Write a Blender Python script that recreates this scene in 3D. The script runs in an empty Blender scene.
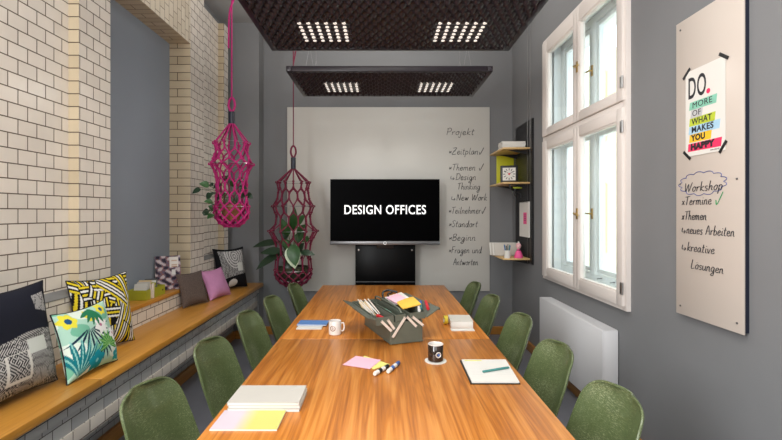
import bpy, bmesh, math, random
import numpy as np
from mathutils import Vector, Matrix, Euler
random.seed(7); np.random.seed(7)
PI = math.pi
sc = bpy.context.scene
C = sc.collection

# ------------------------------------------------------------------ camera
cam_d = bpy.data.cameras.new('camera'); cam = bpy.data.objects.new('camera', cam_d); C.objects.link(cam)
cam.location = (0, 0, 1.53); cam.rotation_euler = (PI/2, 0, 0)
cam_d.sensor_width = 36; cam_d.lens = 441/782*36
cam_d.shift_x = 9/782; cam_d.shift_y = -7.5/782
cam_d.clip_start = 0.05
sc.camera = cam
# ------------------------------------------------------------------ world, lights, exposure
w = bpy.data.worlds.new('world'); sc.world = w; w.use_nodes = True
bg = w.node_tree.nodes['Background']; bg.inputs[0].default_value = (0.86, 0.93, 1.0, 1); bg.inputs[1].default_value = 2.6
def area(name, loc, rot, sx, sy, power, col=(1, 1, 1)):
    d = bpy.data.lights.new(name, 'AREA'); d.shape = 'RECTANGLE'; d.size = sx; d.size_y = sy; d.energy = power; d.color = col
    o = bpy.data.objects.new(name, d); C.objects.link(o); o.location = loc; o.rotation_euler = rot
    return o
# added daylight-like fills behind the camera; no windows are built there
area('rear_fill_light', (0.0, -1.45, 2.3), (PI/2, 0, 0), 2.4, 1.8, 26, (1, 0.985, 0.96))
area('side_fill_light', (-1.78, -0.35, 2.25), (0, math.radians(-90), math.radians(22)), 2.2, 1.5, 140, (0.97, 0.985, 1.0))  # added fill from the left, brightens the right wall
# added fills above the two acoustic sails, washing the ceiling; no fittings there
area('sail_top_fill', (0.06, 2.95, 2.90), (PI, 0, 0), 1.4, 0.5, 26, (1, 0.95, 0.88))
area('sail_top_fill', (0.06, 4.30, 2.90), (PI, 0, 0), 1.4, 0.5, 20, (1, 0.95, 0.88))
# unseen overhead fill added for general room brightness, no lamp body
area('overhead_fill_light', (0.0, 0.6, 3.7), (0, 0, 0), 2.0, 1.6, 56, (1, 0.965, 0.91))
# daylight coming in at the right hand window, just outside its outer casement
area('window_light', (2.45, 3.65, 4.35), (0, math.radians(42), 0), 1.2, 2.0, 70, (0.9, 0.95, 1.0))
sc.view_settings.view_transform = 'Standard'; sc.view_settings.look = 'None'
sc.view_settings.gamma = 1; sc.view_settings.use_curve_mapping = False
sc.view_settings.exposure = 0.35

# ------------------------------------------------------------------ materials
def lin(c):
    return tuple(((v/255)/12.92 if v/255 <= .04045 else ((v/255+.055)/1.055)**2.4) for v in c) + (1,)
MATS = {}
def base(name, rgb, rough=.5, metal=0, coat=0, spec=.5):
    m = bpy.data.materials.new(name); m.use_nodes = True
    b = m.node_tree.nodes['Principled BSDF']
    b.inputs['Base Color'].default_value = lin(rgb); b.inputs['Roughness'].default_value = rough
    b.inputs['Metallic'].default_value = metal; b.inputs['Coat Weight'].default_value = coat
    b.inputs['Specular IOR Level'].default_value = spec
    MATS[name] = m
    return m, m.node_tree, b
def N(nt, typ, **kw):
    n = nt.nodes.new(typ)
    for k, v in kw.items(): setattr(n, k, v)
    return n
def noisy(name, rgb, rough=.5, amt=.06, scale=8, bump=0, bscale=200, metal=0, coat=0, spec=.5, stretch=None):
    """plain material with slight procedural colour variation and an optional fine bump"""
    m, nt, b = base(name, rgb, rough, metal, coat, spec)
    tc = N(nt, 'ShaderNodeTexCoord'); nz = N(nt, 'ShaderNodeTexNoise'); nz.inputs['Scale'].default_value = scale
    nz.inputs['Detail'].default_value = 5
    src = tc.outputs['Object']
    if stretch:
        mp = N(nt, 'ShaderNodeMapping'); mp.inputs['Scale'].default_value = stretch
        nt.links.new(src, mp.inputs[0]); src = mp.outputs[0]
    nt.links.new(src, nz.inputs['Vector'])
    mx = N(nt, 'ShaderNodeMix', data_type='RGBA')
    c = lin(rgb)
    mx.inputs[6].default_value = tuple(max(0, v*(1-amt*2)) for v in c[:3]) + (1,)
    mx.inputs[7].default_value = tuple(min(1, v*(1+amt*2)) for v in c[:3]) + (1,)
    nt.links.new(nz.outputs['Fac'], mx.inputs[0]); nt.links.new(mx.outputs[2], b.inputs['Base Color'])
    if bump:
        n2 = N(nt, 'ShaderNodeTexNoise'); n2.inputs['Scale'].default_value = bscale
        nt.links.new(src, n2.inputs['Vector'])
        bp = N(nt, 'ShaderNodeBump'); bp.inputs['Strength'].default_value = bump; bp.inputs['Distance'].default_value = .004
        nt.links.new(n2.outputs['Fac'], bp.inputs['Height']); nt.links.new(bp.outputs[0], b.inputs['Normal'])
    return m
def brick(name, c1, c2, mortar, rough=.22, bw=.1248, rh=.077, dx=0, dy=0, ms=.0026):
    m, nt, b = base(name, c1, rough)
    uv = N(nt, 'ShaderNodeUVMap'); uv.uv_map = 'UVMap'
    mp = N(nt, 'ShaderNodeMapping'); mp.inputs['Location'].default_value = (dx, dy, 0)
    nt.links.new(uv.outputs[0], mp.inputs[0])
    br = N(nt, 'ShaderNodeTexBrick'); br.offset = .5; br.inputs['Scale'].default_value = 1
    br.inputs['Brick Width'].default_value = bw; br.inputs['Row Height'].default_value = rh
    br.inputs['Mortar Size'].default_value = ms; br.inputs['Mortar Smooth'].default_value = .3
    br.inputs['Color1'].default_value = lin(c1); br.inputs['Color2'].default_value = lin(c2); br.inputs['Mortar'].default_value = lin(mortar)
    nt.links.new(mp.outputs[0], br.inputs['Vector'])
    nz = N(nt, 'ShaderNodeTexNoise'); nz.inputs['Scale'].default_value = 5; nz.inputs['Detail'].default_value = 6
    nt.links.new(uv.outputs[0], nz.inputs['Vector'])
    mr = N(nt, 'ShaderNodeMapRange'); mr.inputs[1].default_value = .3; mr.inputs[2].default_value = .7
    mr.inputs[3].default_value = .95; mr.inputs[4].default_value = 1.03
    nt.links.new(nz.outputs['Fac'], mr.inputs[0])
    mx = N(nt, 'ShaderNodeVectorMath', operation='SCALE')
    nt.links.new(br.outputs['Color'], mx.inputs[0]); nt.links.new(mr.outputs[0], mx.inputs['Scale'])
    nt.links.new(mx.outputs[0], b.inputs['Base Color'])
    rr = N(nt, 'ShaderNodeMapRange'); rr.inputs[3].default_value = rough; rr.inputs[4].default_value = .9
    nt.links.new(br.outputs['Fac'], rr.inputs[0]); nt.links.new(rr.outputs[0], b.inputs['Roughness'])
    bp = N(nt, 'ShaderNodeBump'); bp.invert = True; bp.inputs['Strength'].default_value = .8; bp.inputs['Distance'].default_value = .004
    nt.links.new(br.outputs['Fac'], bp.inputs['Height'])
    n3 = N(nt, 'ShaderNodeTexNoise'); n3.inputs['Scale'].default_value = 22
    nt.links.new(uv.outputs[0], n3.inputs['Vector'])
    bp2 = N(nt, 'ShaderNodeBump'); bp2.inputs['Strength'].default_value = .25; bp2.inputs['Distance'].default_value = .003
    nt.links.new(n3.outputs['Fac'], bp2.inputs['Height']); nt.links.new(bp.outputs[0], bp2.inputs['Normal'])
    nt.links.new(bp2.outputs[0], b.inputs['Normal'])
    return m
def wood(name, dark, mid, light, rough=.3, axis=1, scale=1.0, coat=0, fine=.5, cross=9):
    """long grain along the given axis, cathedral figure from distorted bands"""
    m, nt, b = base(name, mid, rough, coat=coat)
    tc = N(nt, 'ShaderNodeTexCoord')
    mp = N(nt, 'ShaderNodeMapping')
    s = [cross*scale]*3; s[axis] = .75*scale; mp.inputs['Scale'].default_value = s
    nt.links.new(tc.outputs['Object'], mp.inputs[0])
    n1 = N(nt, 'ShaderNodeTexNoise'); n1.inputs['Scale'].default_value = 1.0; n1.inputs['Detail'].default_value = 3; n1.inputs['Distortion'].default_value = .9
    nt.links.new(mp.outputs[0], n1.inputs['Vector'])
    mul = N(nt, 'ShaderNodeMath', operation='MULTIPLY'); mul.inputs[1].default_value = 7
    nt.links.new(n1.outputs['Fac'], mul.inputs[0])
    fr = N(nt, 'ShaderNodeMath', operation='PINGPONG'); fr.inputs[1].default_value = 1
    nt.links.new(mul.outputs[0], fr.inputs[0])
    mp2 = N(nt, 'ShaderNodeMapping'); s2 = [110*scale]*3; s2[axis] = 2.5*scale; mp2.inputs['Scale'].default_value = s2
    nt.links.new(tc.outputs['Object'], mp2.inputs[0])
    n2 = N(nt, 'ShaderNodeTexNoise'); n2.inputs['Scale'].default_value = 1; n2.inputs['Detail'].default_value = 4
    nt.links.new(mp2.outputs[0], n2.inputs['Vector'])
    mixf = N(nt, 'ShaderNodeMix', data_type='FLOAT'); mixf.inputs[0].default_value = fine
    nt.links.new(fr.outputs[0], mixf.inputs[2]); nt.links.new(n2.outputs['Fac'], mixf.inputs[3])
    cr = N(nt, 'ShaderNodeValToRGB')
    e = cr.color_ramp.elements
    e[0].position = .12; e[0].color = lin(dark); e[1].position = .85; e[1].color = lin(light)
    k = e.new(.48); k.color = lin(mid)
    nt.links.new(mixf.outputs[0], cr.inputs[0]); nt.links.new(cr.outputs[0], b.inputs['Base Color'])
    bp = N(nt, 'ShaderNodeBump'); bp.inputs['Strength'].default_value = .02; bp.inputs['Distance'].default_value = .001
    nt.links.new(n2.outputs['Fac'], bp.inputs['Height']); nt.links.new(bp.outputs[0], b.inputs['Normal'])
    return m
def attrmat(name, rough=.85, weave=True):
    m, nt, b = base(name, (200, 200, 200), rough, spec=.2)
    a = N(nt, 'ShaderNodeAttribute'); a.attribute_name = 'Col'
    nt.links.new(a.outputs['Color'], b.inputs['Base Color'])
    if weave:
        tc = N(nt, 'ShaderNodeTexCoord'); n2 = N(nt, 'ShaderNodeTexNoise'); n2.inputs['Scale'].default_value = 350
        nt.links.new(tc.outputs['Object'], n2.inputs['Vector'])
        bp = N(nt, 'ShaderNodeBump'); bp.inputs['Strength'].default_value = .25; bp.inputs['Distance'].default_value = .003
        nt.links.new(n2.outputs['Fac'], bp.inputs['Height']); nt.links.new(bp.outputs[0], b.inputs['Normal'])
    return m
def emis(name, rgb, st):
    m, nt, b = base(name, rgb, .5)
    b.inputs['Emission Color'].default_value = lin(rgb); b.inputs['Emission Strength'].default_value = st
    return m
def glass(name):
    m = bpy.data.materials.new(name); m.use_nodes = True; nt = m.node_tree; nt.nodes.clear()
    o = N(nt, 'ShaderNodeOutputMaterial'); mx = N(nt, 'ShaderNodeMixShader'); t = N(nt, 'ShaderNodeBsdfTransparent'); g = N(nt, 'ShaderNodeBsdfGlossy')
    t.inputs[0].default_value = (.94, .97, .97, 1); g.inputs['Roughness'].default_value = .02
    lw = N(nt, 'ShaderNodeLayerWeight'); pw = N(nt, 'ShaderNodeMath', operation='POWER'); pw.inputs[1].default_value = 5
    ma = N(nt, 'ShaderNodeMath', operation='MULTIPLY_ADD'); ma.inputs[1].default_value = .6; ma.inputs[2].default_value = .03
    nt.links.new(lw.outputs['Facing'], pw.inputs[0]); nt.links.new(pw.outputs[0], ma.inputs[0]); nt.links.new(ma.outputs[0], mx.inputs[0]); nt.links.new(t.outputs[0], mx.inputs[1]); nt.links.new(g.outputs[0], mx.inputs[2]); nt.links.new(mx.outputs[0], o.inputs[0])
    MATS[name] = m; return m

# rows meet z = 1.472, joints of the near recess meet y = 2.215
DZ = .077*20 - 1.472; DX = .1248*19 - 2.215
brick('glazed_brick', (236, 228, 218), (226, 218, 208), (100, 86, 74), dx=DX, dy=DZ, ms=.0032)
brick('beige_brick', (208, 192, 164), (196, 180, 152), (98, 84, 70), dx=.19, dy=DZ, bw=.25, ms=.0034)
brick('soldier_brick', (228, 218, 200), (214, 202, 182), (118, 102, 88), dx=.02, dy=.01)
brick('shaded_glazed_brick', (204, 204, 202), (184, 186, 188), (88, 84, 80), dx=DX, dy=.013, bw=.1248)  # glazed brick greyed to paint in bench shade and dark floor reflection
noisy('wall_paint', (126, 127, 129), .75, .03, 2.5, .12, 260)
noisy('niche_paint', (138, 147, 160), .7, .03, 2.5, .1, 220)
noisy('ceiling_paint', (150, 151, 152), .8, .03, 2)
noisy('floor_lino', (118, 120, 128), .42, .05, 6, .05, 150)
wood('table_walnut', (146, 82, 28), (196, 120, 44), (222, 152, 74), rough=.34, fine=.62, cross=15)
wood('bench_oak', (176, 118, 44), (198, 138, 56), (210, 152, 70), rough=.32, scale=1.6, fine=.7)
wood('baseboard_wood', (148, 98, 40), (178, 122, 54), (194, 140, 70), rough=.4, scale=1.5, fine=.7)
wood('baseboard_wood_cross', (148, 98, 40), (178, 122, 54), (194, 140, 70), rough=.4, scale=1.5, axis=0, fine=.7)
wood('shelf_wood', (196, 158, 100), (216, 180, 122), (228, 196, 140), rough=.45, scale=2, fine=.7)
noisy('slate', (122, 122, 122), .6, .08, 20)
noisy('window_paint', (228, 220, 214), .4, .02, 4)
noisy('outer_window_paint', (238, 240, 240), .4, .02, 4)
noisy('white_metal', (226, 226, 228), .35, .015, 3)
noisy('black_metal', (22, 22, 24), .4, .1, 30)
noisy('board_back', (26, 30, 46), .4, .1, 30)
noisy('steel', (170, 170, 170), .3, .05, 40, metal=1)
noisy('brass', (196, 160, 96), .3, .05, 40, metal=1)
noisy('foam_dark', (34, 24, 33), .36, .04, 10)
noisy('glass_board', (206, 203, 196), .34, .01, 2)
noisy('glass_board_warm', (202, 191, 181), .3, .01, 2)
noisy('screen_black', (2, 2, 3), .35, .02, 3, spec=.02)
noisy('stand_black', (6, 6, 7), .3, .05, 3, spec=.1)
noisy('ink', (34, 34, 40), .5, .02, 9)
noisy('blue_ink', (52, 74, 150), .5, .02, 9)
noisy('green_ink', (24, 150, 84), .5, .02, 9)
noisy('magenta_rope', (176, 26, 108), .7, .12, 60, .5, 300)
noisy('burgundy_rope', (112, 20, 54), .7, .12, 60, .5, 300)
noisy('leaf_green', (44, 84, 40), .4, .25, 14)
noisy('leaf_dark', (34, 58, 38), .35, .2, 14)
noisy('leaf_pale', (196, 212, 180), .45, .1, 20)
noisy('stem_green', (66, 86, 44), .6, .1, 20)
noisy('terracotta', (150, 104, 70), .8, .12, 20, .3)
noisy('plastic_pot', (58, 62, 44), .5, .1, 10)
noisy('toolbox_green', (96, 101, 90), .42, .08, 25, .06, 90)
noisy('toolbox_inner', (84, 92, 76), .5, .08, 25)
noisy('pale_arm', (228, 214, 202), .45, .05, 30)
noisy('paper', (226, 224, 218), .75, .01, 10)
noisy('paper_grey', (214, 210, 202), .7, .02, 10)
noisy('cover_sand', (198, 194, 186), .6, .02, 10)
noisy('pink_paper', (240, 190, 208), .75, .01, 10)
noisy('hot_pink', (236, 90, 150), .6, .03, 10)
noisy('yellow_paper', (228, 226, 130), .75, .01, 10)
noisy('orange_paper', (250, 196, 76), .75, .01, 10)
noisy('blue_cover', (92, 138, 200), .5, .03, 10)
noisy('teal_plastic', (72, 138, 134), .4, .03, 10)
noisy('red_plastic', (206, 40, 50), .35, .03, 10)
noisy('blue_plastic', (60, 104, 178), .35, .03, 10)
noisy('yellow_tape', (226, 204, 60), .4, .05, 10)
noisy('mug_white', (236, 230, 224), .12, .01, 6, coat=.5)
noisy('mug_dark', (44, 32, 26), .08, .05, 6, coat=.6)
noisy('olive_plastic', (168, 168, 44), .45, .05, 8)
noisy('yellow_panel', (206, 206, 40), .5, .04, 8)
noisy('birch', (216, 190, 146), .55, .08, 30)
noisy('grey_metal', (128, 128, 130), .35, .05, 30, metal=.8)
noisy('cream_facade', (230, 216, 178), .85, .03, 2)
noisy('skin_pink', (240, 186, 190), .6, .03, 10)
noisy('piping', (20, 20, 24), .8, .05, 30)
noisy('mint', (136, 200, 176), .7, .1, 30)
noisy('lime', (188, 204, 60), .7, .1, 30)
noisy('light_blue', (170, 208, 232), .7, .06, 30)
noisy('light_grey', (196, 196, 198), .7, .1, 30)
noisy('poster_yellow', (246, 196, 44), .7, .05, 30)
noisy('poster_pink', (232, 50, 100), .7, .12, 30)
noisy('pink_cloth', (196, 134, 176), .85, .08, 14, .3, 300)
noisy('tweed', (92, 78, 72), .9, .45, 160, .5, 300)
attrmat('printed_cloth'); attrmat('printed_paper', .45, False)
emis('tv_letters', (235, 235, 235), .75)
emis('led', (255, 246, 236), .5)
emis('led_ring', (225, 225, 225), .25)
glass('window_glass')
# fibreglass of the chair shells: green with pale fibres
def fibre():
    m, nt, b = base('fibreglass', (84, 100, 62), .3, coat=.35)
    tc = N(nt, 'ShaderNodeTexCoord'); fac = None
    for i, rot in enumerate(((.3, .5, .2), (1.2, .1, .9), (.7, 1.4, 2.2))):
        mp = N(nt, 'ShaderNodeMapping'); mp.inputs['Rotation'].default_value = rot; mp.inputs['Scale'].default_value = (300, 55, 300)
        nz = N(nt, 'ShaderNodeTexNoise'); nz.inputs['Scale'].default_value = 1; nz.inputs['Detail'].default_value = 1
        nt.links.new(tc.outputs['Object'], mp.inputs[0]); nt.links.new(mp.outputs[0], nz.inputs['Vector'])
        if fac is None: fac = nz.outputs['Fac']
        else:
            mm = N(nt, 'ShaderNodeMath', operation='MAXIMUM'); nt.links.new(fac, mm.inputs[0]); nt.links.new(nz.outputs['Fac'], mm.inputs[1]); fac = mm.outputs[0]
    big = N(nt, 'ShaderNodeTexNoise'); big.inputs['Scale'].default_value = 7; nt.links.new(tc.outputs['Object'], big.inputs['Vector'])
    ad = N(nt, 'ShaderNodeMath', operation='MULTIPLY_ADD'); ad.inputs[1].default_value = .35; nt.links.new(big.outputs['Fac'], ad.inputs[0]); nt.links.new(fac, ad.inputs[2])
    cr = N(nt, 'ShaderNodeValToRGB'); e = cr.color_ramp.elements
    e[0].position = .66; e[0].color = lin((82, 95, 60)); e[1].position = 1.0; e[1].color = lin((150, 158, 124))
    k = e.new(.82); k.color = lin((98, 111, 74))
    nt.links.new(ad.outputs[0], cr.inputs[0]); nt.links.new(cr.outputs[0], b.inputs['Base Color'])
fibre()
M = MATS

# ------------------------------------------------------------------ mesh helpers
class MB:
    def __init__(s, mats):
        s.bm = bmesh.new(); s.mats = mats if isinstance(mats, (list, tuple)) else [mats]
    def face(s, vs, mi=0):
        try:
            f = s.bm.faces.new(vs); f.material_index = mi; return f
        except ValueError: return None
    def box(s, x0, x1, y0, y1, z0, z1, mi=0, ymi=None, zmi=None, bev=0, mat=None):
        b = bmesh.new() if (bev) else s.bm
        V = [b.verts.new(p) for p in ((x0,y0,z0),(x1,y0,z0),(x1,y1,z0),(x0,y1,z0),(x0,y0,z1),(x1,y0,z1),(x1,y1,z1),(x0,y1,z1))]
        ymi = mi if ymi is None else ymi; zmi = mi if zmi is None else zmi
        for idx, k in (((0,3,2,1),zmi),((4,5,6,7),zmi),((0,1,5,4),ymi),((2,3,7,6),ymi),((1,2,6,5),mi),((3,0,4,7),mi)):
            f = b.faces.new([V[i] for i in idx]); f.material_index = k
        if bev:
            bmesh.ops.bevel(b, geom=list(b.edges), offset=bev, segments=2, affect='EDGES', profile=.5)
            s.merge(b, mat)
        elif mat is not None:
            for v in V: v.co = mat @ v.co
        return s
    def merge(s, b, mat=None):
        if mat is not None: bmesh.ops.transform(b, matrix=mat, verts=list(b.verts))
        vm = {}
        for v in b.verts: vm[v] = s.bm.verts.new(v.co)
        for f in b.faces:
            g = s.face([vm[v] for v in f.verts], f.material_index)
        b.free()
    def tube(s, pts, r, n=6, mi=0, cap=True, closed=False):
        pts = [Vector(p) for p in pts]; L = len(pts); rings = []
        rr = r if isinstance(r, (list, tuple)) else [r]*L
        up = None
        for i, p in enumerate(pts):
            a = pts[(i-1) % L] if (i > 0 or closed) else p; c = pts[(i+1) % L] if (i < L-1 or closed) else p
            t = (c-a)
            t = t.normalized() if t.length > 1e-9 else Vector((0, 0, 1))
            if up is None:
                up = t.orthogonal().normalized()
            else:
                up = (up - t*up.dot(t)); up = up.normalized() if up.length > 1e-6 else t.orthogonal().normalized()
            sd = t.cross(up)
            rings.append([s.bm.verts.new(p + (up*math.cos(2*PI*k/n) + sd*math.sin(2*PI*k/n))*rr[i]) for k in range(n)])
        for i in range(L if closed else L-1):
            A = rings[i]; B = rings[(i+1) % L]
            for k in range(n): s.face([A[k], A[(k+1) % n], B[(k+1) % n], B[k]], mi)
        if cap and not closed:
            s.face(rings[0][::-1], mi); s.face(rings[-1], mi)
        return s
    def lathe(s, prof, n=24, c=(0, 0, 0), mi=0, mat=None):
        c = Vector(c); rings = []
        for (r, z) in prof:
            if r < 1e-6: rings.append([s.bm.verts.new(c + Vector((0, 0, z)))])
            else: rings.append([s.bm.verts.new(c + Vector((r*math.cos(2*PI*k/n), r*math.sin(2*PI*k/n), z))) for k in range(n)])
        for A, B in zip(rings[:-1], rings[1:]):
            for k in range(n):
                k2 = (k+1) % n
                if len(A) == 1 and len(B) == 1: continue
                if len(A) == 1: s.face([A[0], B[k2], B[k]][::-1], mi)
                elif len(B) == 1: s.face([A[k], A[k2], B[0]], mi)
                else: s.face([A[k], A[k2], B[k2], B[k]], mi)
        if mat is not None:
            for R in rings:
                for v in R: v.co = mat @ v.co
        return s
    def prism(s, poly, axis_vec, mi=0):
        """extrude a closed polygon (3d points) by axis_vec"""
        a = [s.bm.verts.new(p) for p in poly]; d = Vector(axis_vec); b = [s.bm.verts.new(Vector(p)+d) for p in poly]
        s.face(a[::-1], mi); s.face(b, mi)
        for i in range(len(a)):
            j = (i+1) % len(a); s.face([a[i], a[j], b[j], b[i]], mi)
        return s
    def build(s, name, parent=None, smooth=True, uv=False, recalc=True, angle=38, uvmode=None):
        if recalc: bmesh.ops.recalc_face_normals(s.bm, faces=list(s.bm.faces))
        me = bpy.data.meshes.new(name)
        if uv:
            L = s.bm.loops.layers.uv.new('UVMap')
            for f in s.bm.faces:
                n = f.normal; ax = max(range(3), key=lambda i: abs(n[i]))
                for l in f.loops:
                    x, y, z = l.vert.co
                    if uvmode == 'soldier': l[L].uv = (z, y) if ax == 0 else ((z, x) if ax == 1 else (x, y))
                    else: l[L].uv = (y, z) if ax == 0 else ((x, z) if ax == 1 else (x, y))
        s.bm.to_mesh(me); s.bm.free()
        for m in s.mats: me.materials.append(M[m] if isinstance(m, str) else m)
        if smooth:
            me.polygons.foreach_set('use_smooth', [True]*len(me.polygons)); me.set_sharp_from_angle(angle=math.radians(angle))
        o = bpy.data.objects.new(name, me); C.objects.link(o)
        if parent is not None: o.parent = parent
        return o
def tag(o, label, cat, group=None):
    o['label'] = label; o['category'] = cat
    if group: o['group'] = group
    return o
def thing(name, label, cat, loc=(0, 0, 0), rz=0, group=None):
    o = bpy.data.objects.new(name, None); C.objects.link(o); o.location = loc; o.rotation_euler = (0, 0, rz)
    o.empty_display_size = .05
    return tag(o, label, cat, group)
def struct(name, mb, **kw):
    o = mb.build(name, **kw); o['kind'] = 'structure'; return o
def copy_tree(o, parent=None):
    c = o.copy(); C.objects.link(c)
    if parent is not None: c.parent = parent
    for ch in list(o.children): copy_tree(ch, c)
    return c
def smooth_path(P, n=6, closed=False):
    P = [Vector(p) for p in P]; L = len(P); out = []
    rng = L if closed else L-1
    for i in range(rng):
        p1 = P[i]; p2 = P[(i+1) % L]
        p0 = P[(i-1) % L] if (i > 0 or closed) else p1*2-p2
        p3 = P[(i+2) % L] if (i < L-2 or closed) else p2*2-p1
        for k in range(n):
            t = k/n
            out.append(.5*((2*p1)+(p2-p0)*t+(2*p0-5*p1+4*p2-p3)*t*t+(3*p1-p0-3*p2+p3)*t**3))
    if not closed: out.append(P[-1])
    return out
def text_mesh(txt, size, mat, parent, M4, name='lettering', sx=1, bold=0, shear=0, extrude=.0006, width=None, align='LEFT'):
    cu = bpy.data.curves.new('tmp', 'FONT'); cu.body = txt; cu.size = size; cu.extrude = extrude; cu.offset = bold; cu.shear = shear
    cu.align_x = align; cu.space_character = 1.08; cu.resolution_u = 4
    t = bpy.data.objects.new('tmp', cu); C.objects.link(t)
    dg = bpy.context.evaluated_depsgraph_get(); dg.update()
    me = bpy.data.meshes.new_from_object(t.evaluated_get(dg))
    bpy.data.objects.remove(t); bpy.data.curves.remove(cu)
    if width:
        xs = [v.co.x for v in me.vertices]; sx = width/(max(xs)-min(xs))
    me.transform(M4 @ Matrix.Diagonal((sx, 1, 1, 1)))
    me.materials.clear(); me.materials.append(M[mat]); me.name = name
    o = bpy.data.objects.new(name, me); C.objects.link(o); o.parent = parent
    return o
def frame4(o, x, y):
    """matrix with origin o, x axis x, y axis y"""
    x = Vector(x).normalized(); y = Vector(y).normalized(); z = x.cross(y)
    m = Matrix((x, y, z)).transposed().to_4x4(); m.translation = Vector(o); return m

# ------------------------------------------------------------------ handwriting (strokes)
G = {
'a': (.52, [[(.42,.42),(.22,.5),(.05,.28),(.12,.02),(.3,.06),(.42,.44),(.42,.1),(.54,.04)]]),
'b': (.5, [[(.1,1),(.07,.1),(.2,0),(.42,.15),(.38,.42),(.2,.48),(.08,.3)]]),
'd': (.55, [[(.42,.42),(.2,.5),(.05,.25),(.15,.02),(.35,.1),(.45,1),(.44,.1),(.55,.03)]]),
'e': (.46, [[(.06,.24),(.36,.3),(.3,.5),(.1,.42),(.08,.1),(.25,.0),(.46,.12)]]),
'f': (.36, [[(.4,.95),(.25,1),(.18,.7),(.15,-.1)],[(0,.5),(.36,.52)]]),
'g': (.52, [[(.42,.42),(.22,.5),(.06,.28),(.15,.04),(.35,.14),(.43,.46),(.4,-.3),(.2,-.42),(.04,-.3),(.5,.05)]]),
'h': (.5, [[(.12,1),(.07,0)],[(.08,.25),(.25,.48),(.38,.4),(.38,.06),(.5,.03)]]),
'i': (.25, [[(.1,.48),(.1,.08),(.25,.03)],[(.13,.68),(.15,.72)]]),
'j': (.25, [[(.15,.48),(.12,-.3),(-.02,-.4),(-.1,-.25)],[(.17,.68),(.19,.72)]]),
'k': (.48, [[(.1,1),(.07,0)],[(.42,.5),(.1,.25),(.46,0)]]),
'l': (.28, [[(.12,.98),(.1,.1),(.28,.02)]]),
'm': (.75, [[(.05,.48),(.06,0)],[(.06,.3),(.2,.5),(.32,.4),(.33,0)],[(.33,.3),(.48,.5),(.6,.4),(.62,.05),(.75,.03)]]),
'n': (.5, [[(.05,.48),(.06,0)],[(.06,.3),(.22,.5),(.36,.4),(.37,.05),(.5,.03)]]),
'o': (.48, [[(.25,.5),(.06,.3),(.14,.02),(.36,.08),(.4,.4),(.25,.5),(.48,.44)]]),
'p': (.5, [[(.08,.5),(.04,-.4)],[(.07,.35),(.25,.5),(.42,.3),(.3,.03),(.08,.1)]]),
'r': (.38, [[(.06,.48),(.07,0)],[(.07,.28),(.2,.46),(.36,.46)]]),
's': (.4, [[(.35,.46),(.15,.48),(.1,.32),(.32,.18),(.26,0),(.05,.03)]]),
't': (.36, [[(.18,.85),(.14,.1),(.32,.02)],[(.02,.55),(.36,.58)]]),
'u': (.52, [[(.06,.48),(.08,.08),(.24,.0),(.4,.15),(.42,.48),(.42,.08),(.52,.03)]]),
'v': (.42, [[(.04,.48),(.18,0),(.38,.5)]]),
'w': (.62, [[(.04,.48),(.14,.02),(.3,.42),(.4,.02),(.58,.5)]]),
'x': (.42, [[(.05,.45),(.38,.02)],[(.36,.47),(.04,0)]]),
'P': (.6, [[(.12,.95),(.08,0)],[(.0,.85),(.3,1),(.55,.8),(.4,.5),(.1,.42)]]),
'Z': (.7, [[(.08,.9),(.6,.95),(.05,.03),(.65,.05)],[(.15,.48),(.52,.52)]]),
'T': (.6, [[(.32,.92),(.26,0)],[(.0,.88),(.65,.96)]]),
'D': (.7, [[(.12,.95),(.1,.0)],[(.0,.9),(.4,.95),(.65,.6),(.5,.15),(.05,.0)]]),
'N': (.7, [[(.08,0),(.1,.95),(.52,.03),(.58,.98)]]),
'W': (.95, [[(.04,.95),(.2,.02),(.45,.8),(.6,.02),(.9,1)]]),
'S': (.55, [[(.5,.85),(.3,1),(.1,.8),(.25,.55),(.45,.35),(.3,.02),(.03,.12)]]),
'B': (.6, [[(.1,.95),(.08,.0)],[(.02,.92),(.4,.95),(.42,.62),(.12,.52),(.5,.4),(.45,.05),(.05,.0)]]),
'F': (.55, [[(.12,.95),(.08,0)],[(.05,.93),(.55,.97)],[(.1,.52),(.42,.55)]]),
'A': (.65, [[(.02,0),(.3,.98),(.58,0)],[(.12,.38),(.55,.42)]]),
'L': (.55, [[(.14,.98),(.08,.03),(.5,.05)]]),
'O': (.7, [[(.35,1),(.08,.6),(.2,.05),(.5,.1),(.62,.6),(.35,1)]]),
'*': (.4, [[(.05,.5),(.35,.15)],[(.35,.5),(.05,.15)],[(.0,.32),(.4,.34)]]),
'V': (.75, [[(.1,.35),(.25,.0),(.65,1.0)]]),   # tick mark
'>': (.75, [[(.05,.6),(.05,.15),(.55,.18)],[(.42,.35),(.58,.18),(.4,.0)]]),  # hooked arrow
' ': (.35, []),
}
def handwrite(txt, M4, h, width, mat, parent, r=.0032, name='handwriting', slant=.18):
    x = 0; strokes = []
    for ch in txt:
        if ch == 'ö':
            adv, st = G['o']; st = st + [[(.15,.66),(.16,.7)], [(.32,.68),(.33,.72)]]
        else: adv, st = G[ch]
        for s in st: strokes.append([(x+p[0]+p[1]*slant+random.uniform(-.012,.012), p[1]+random.uniform(-.015,.015)) for p in s])
        x += adv+.06
    k = width/x
    mb = MB(mat)
    for s in strokes:
        P = [M4 @ Vector((p[0]*k, p[1]*h, .0006)) for p in s]
        mb.tube(smooth_path(P, 4) if len(P) > 2 else P, r, 4)
    return mb.build(name, parent)

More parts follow.
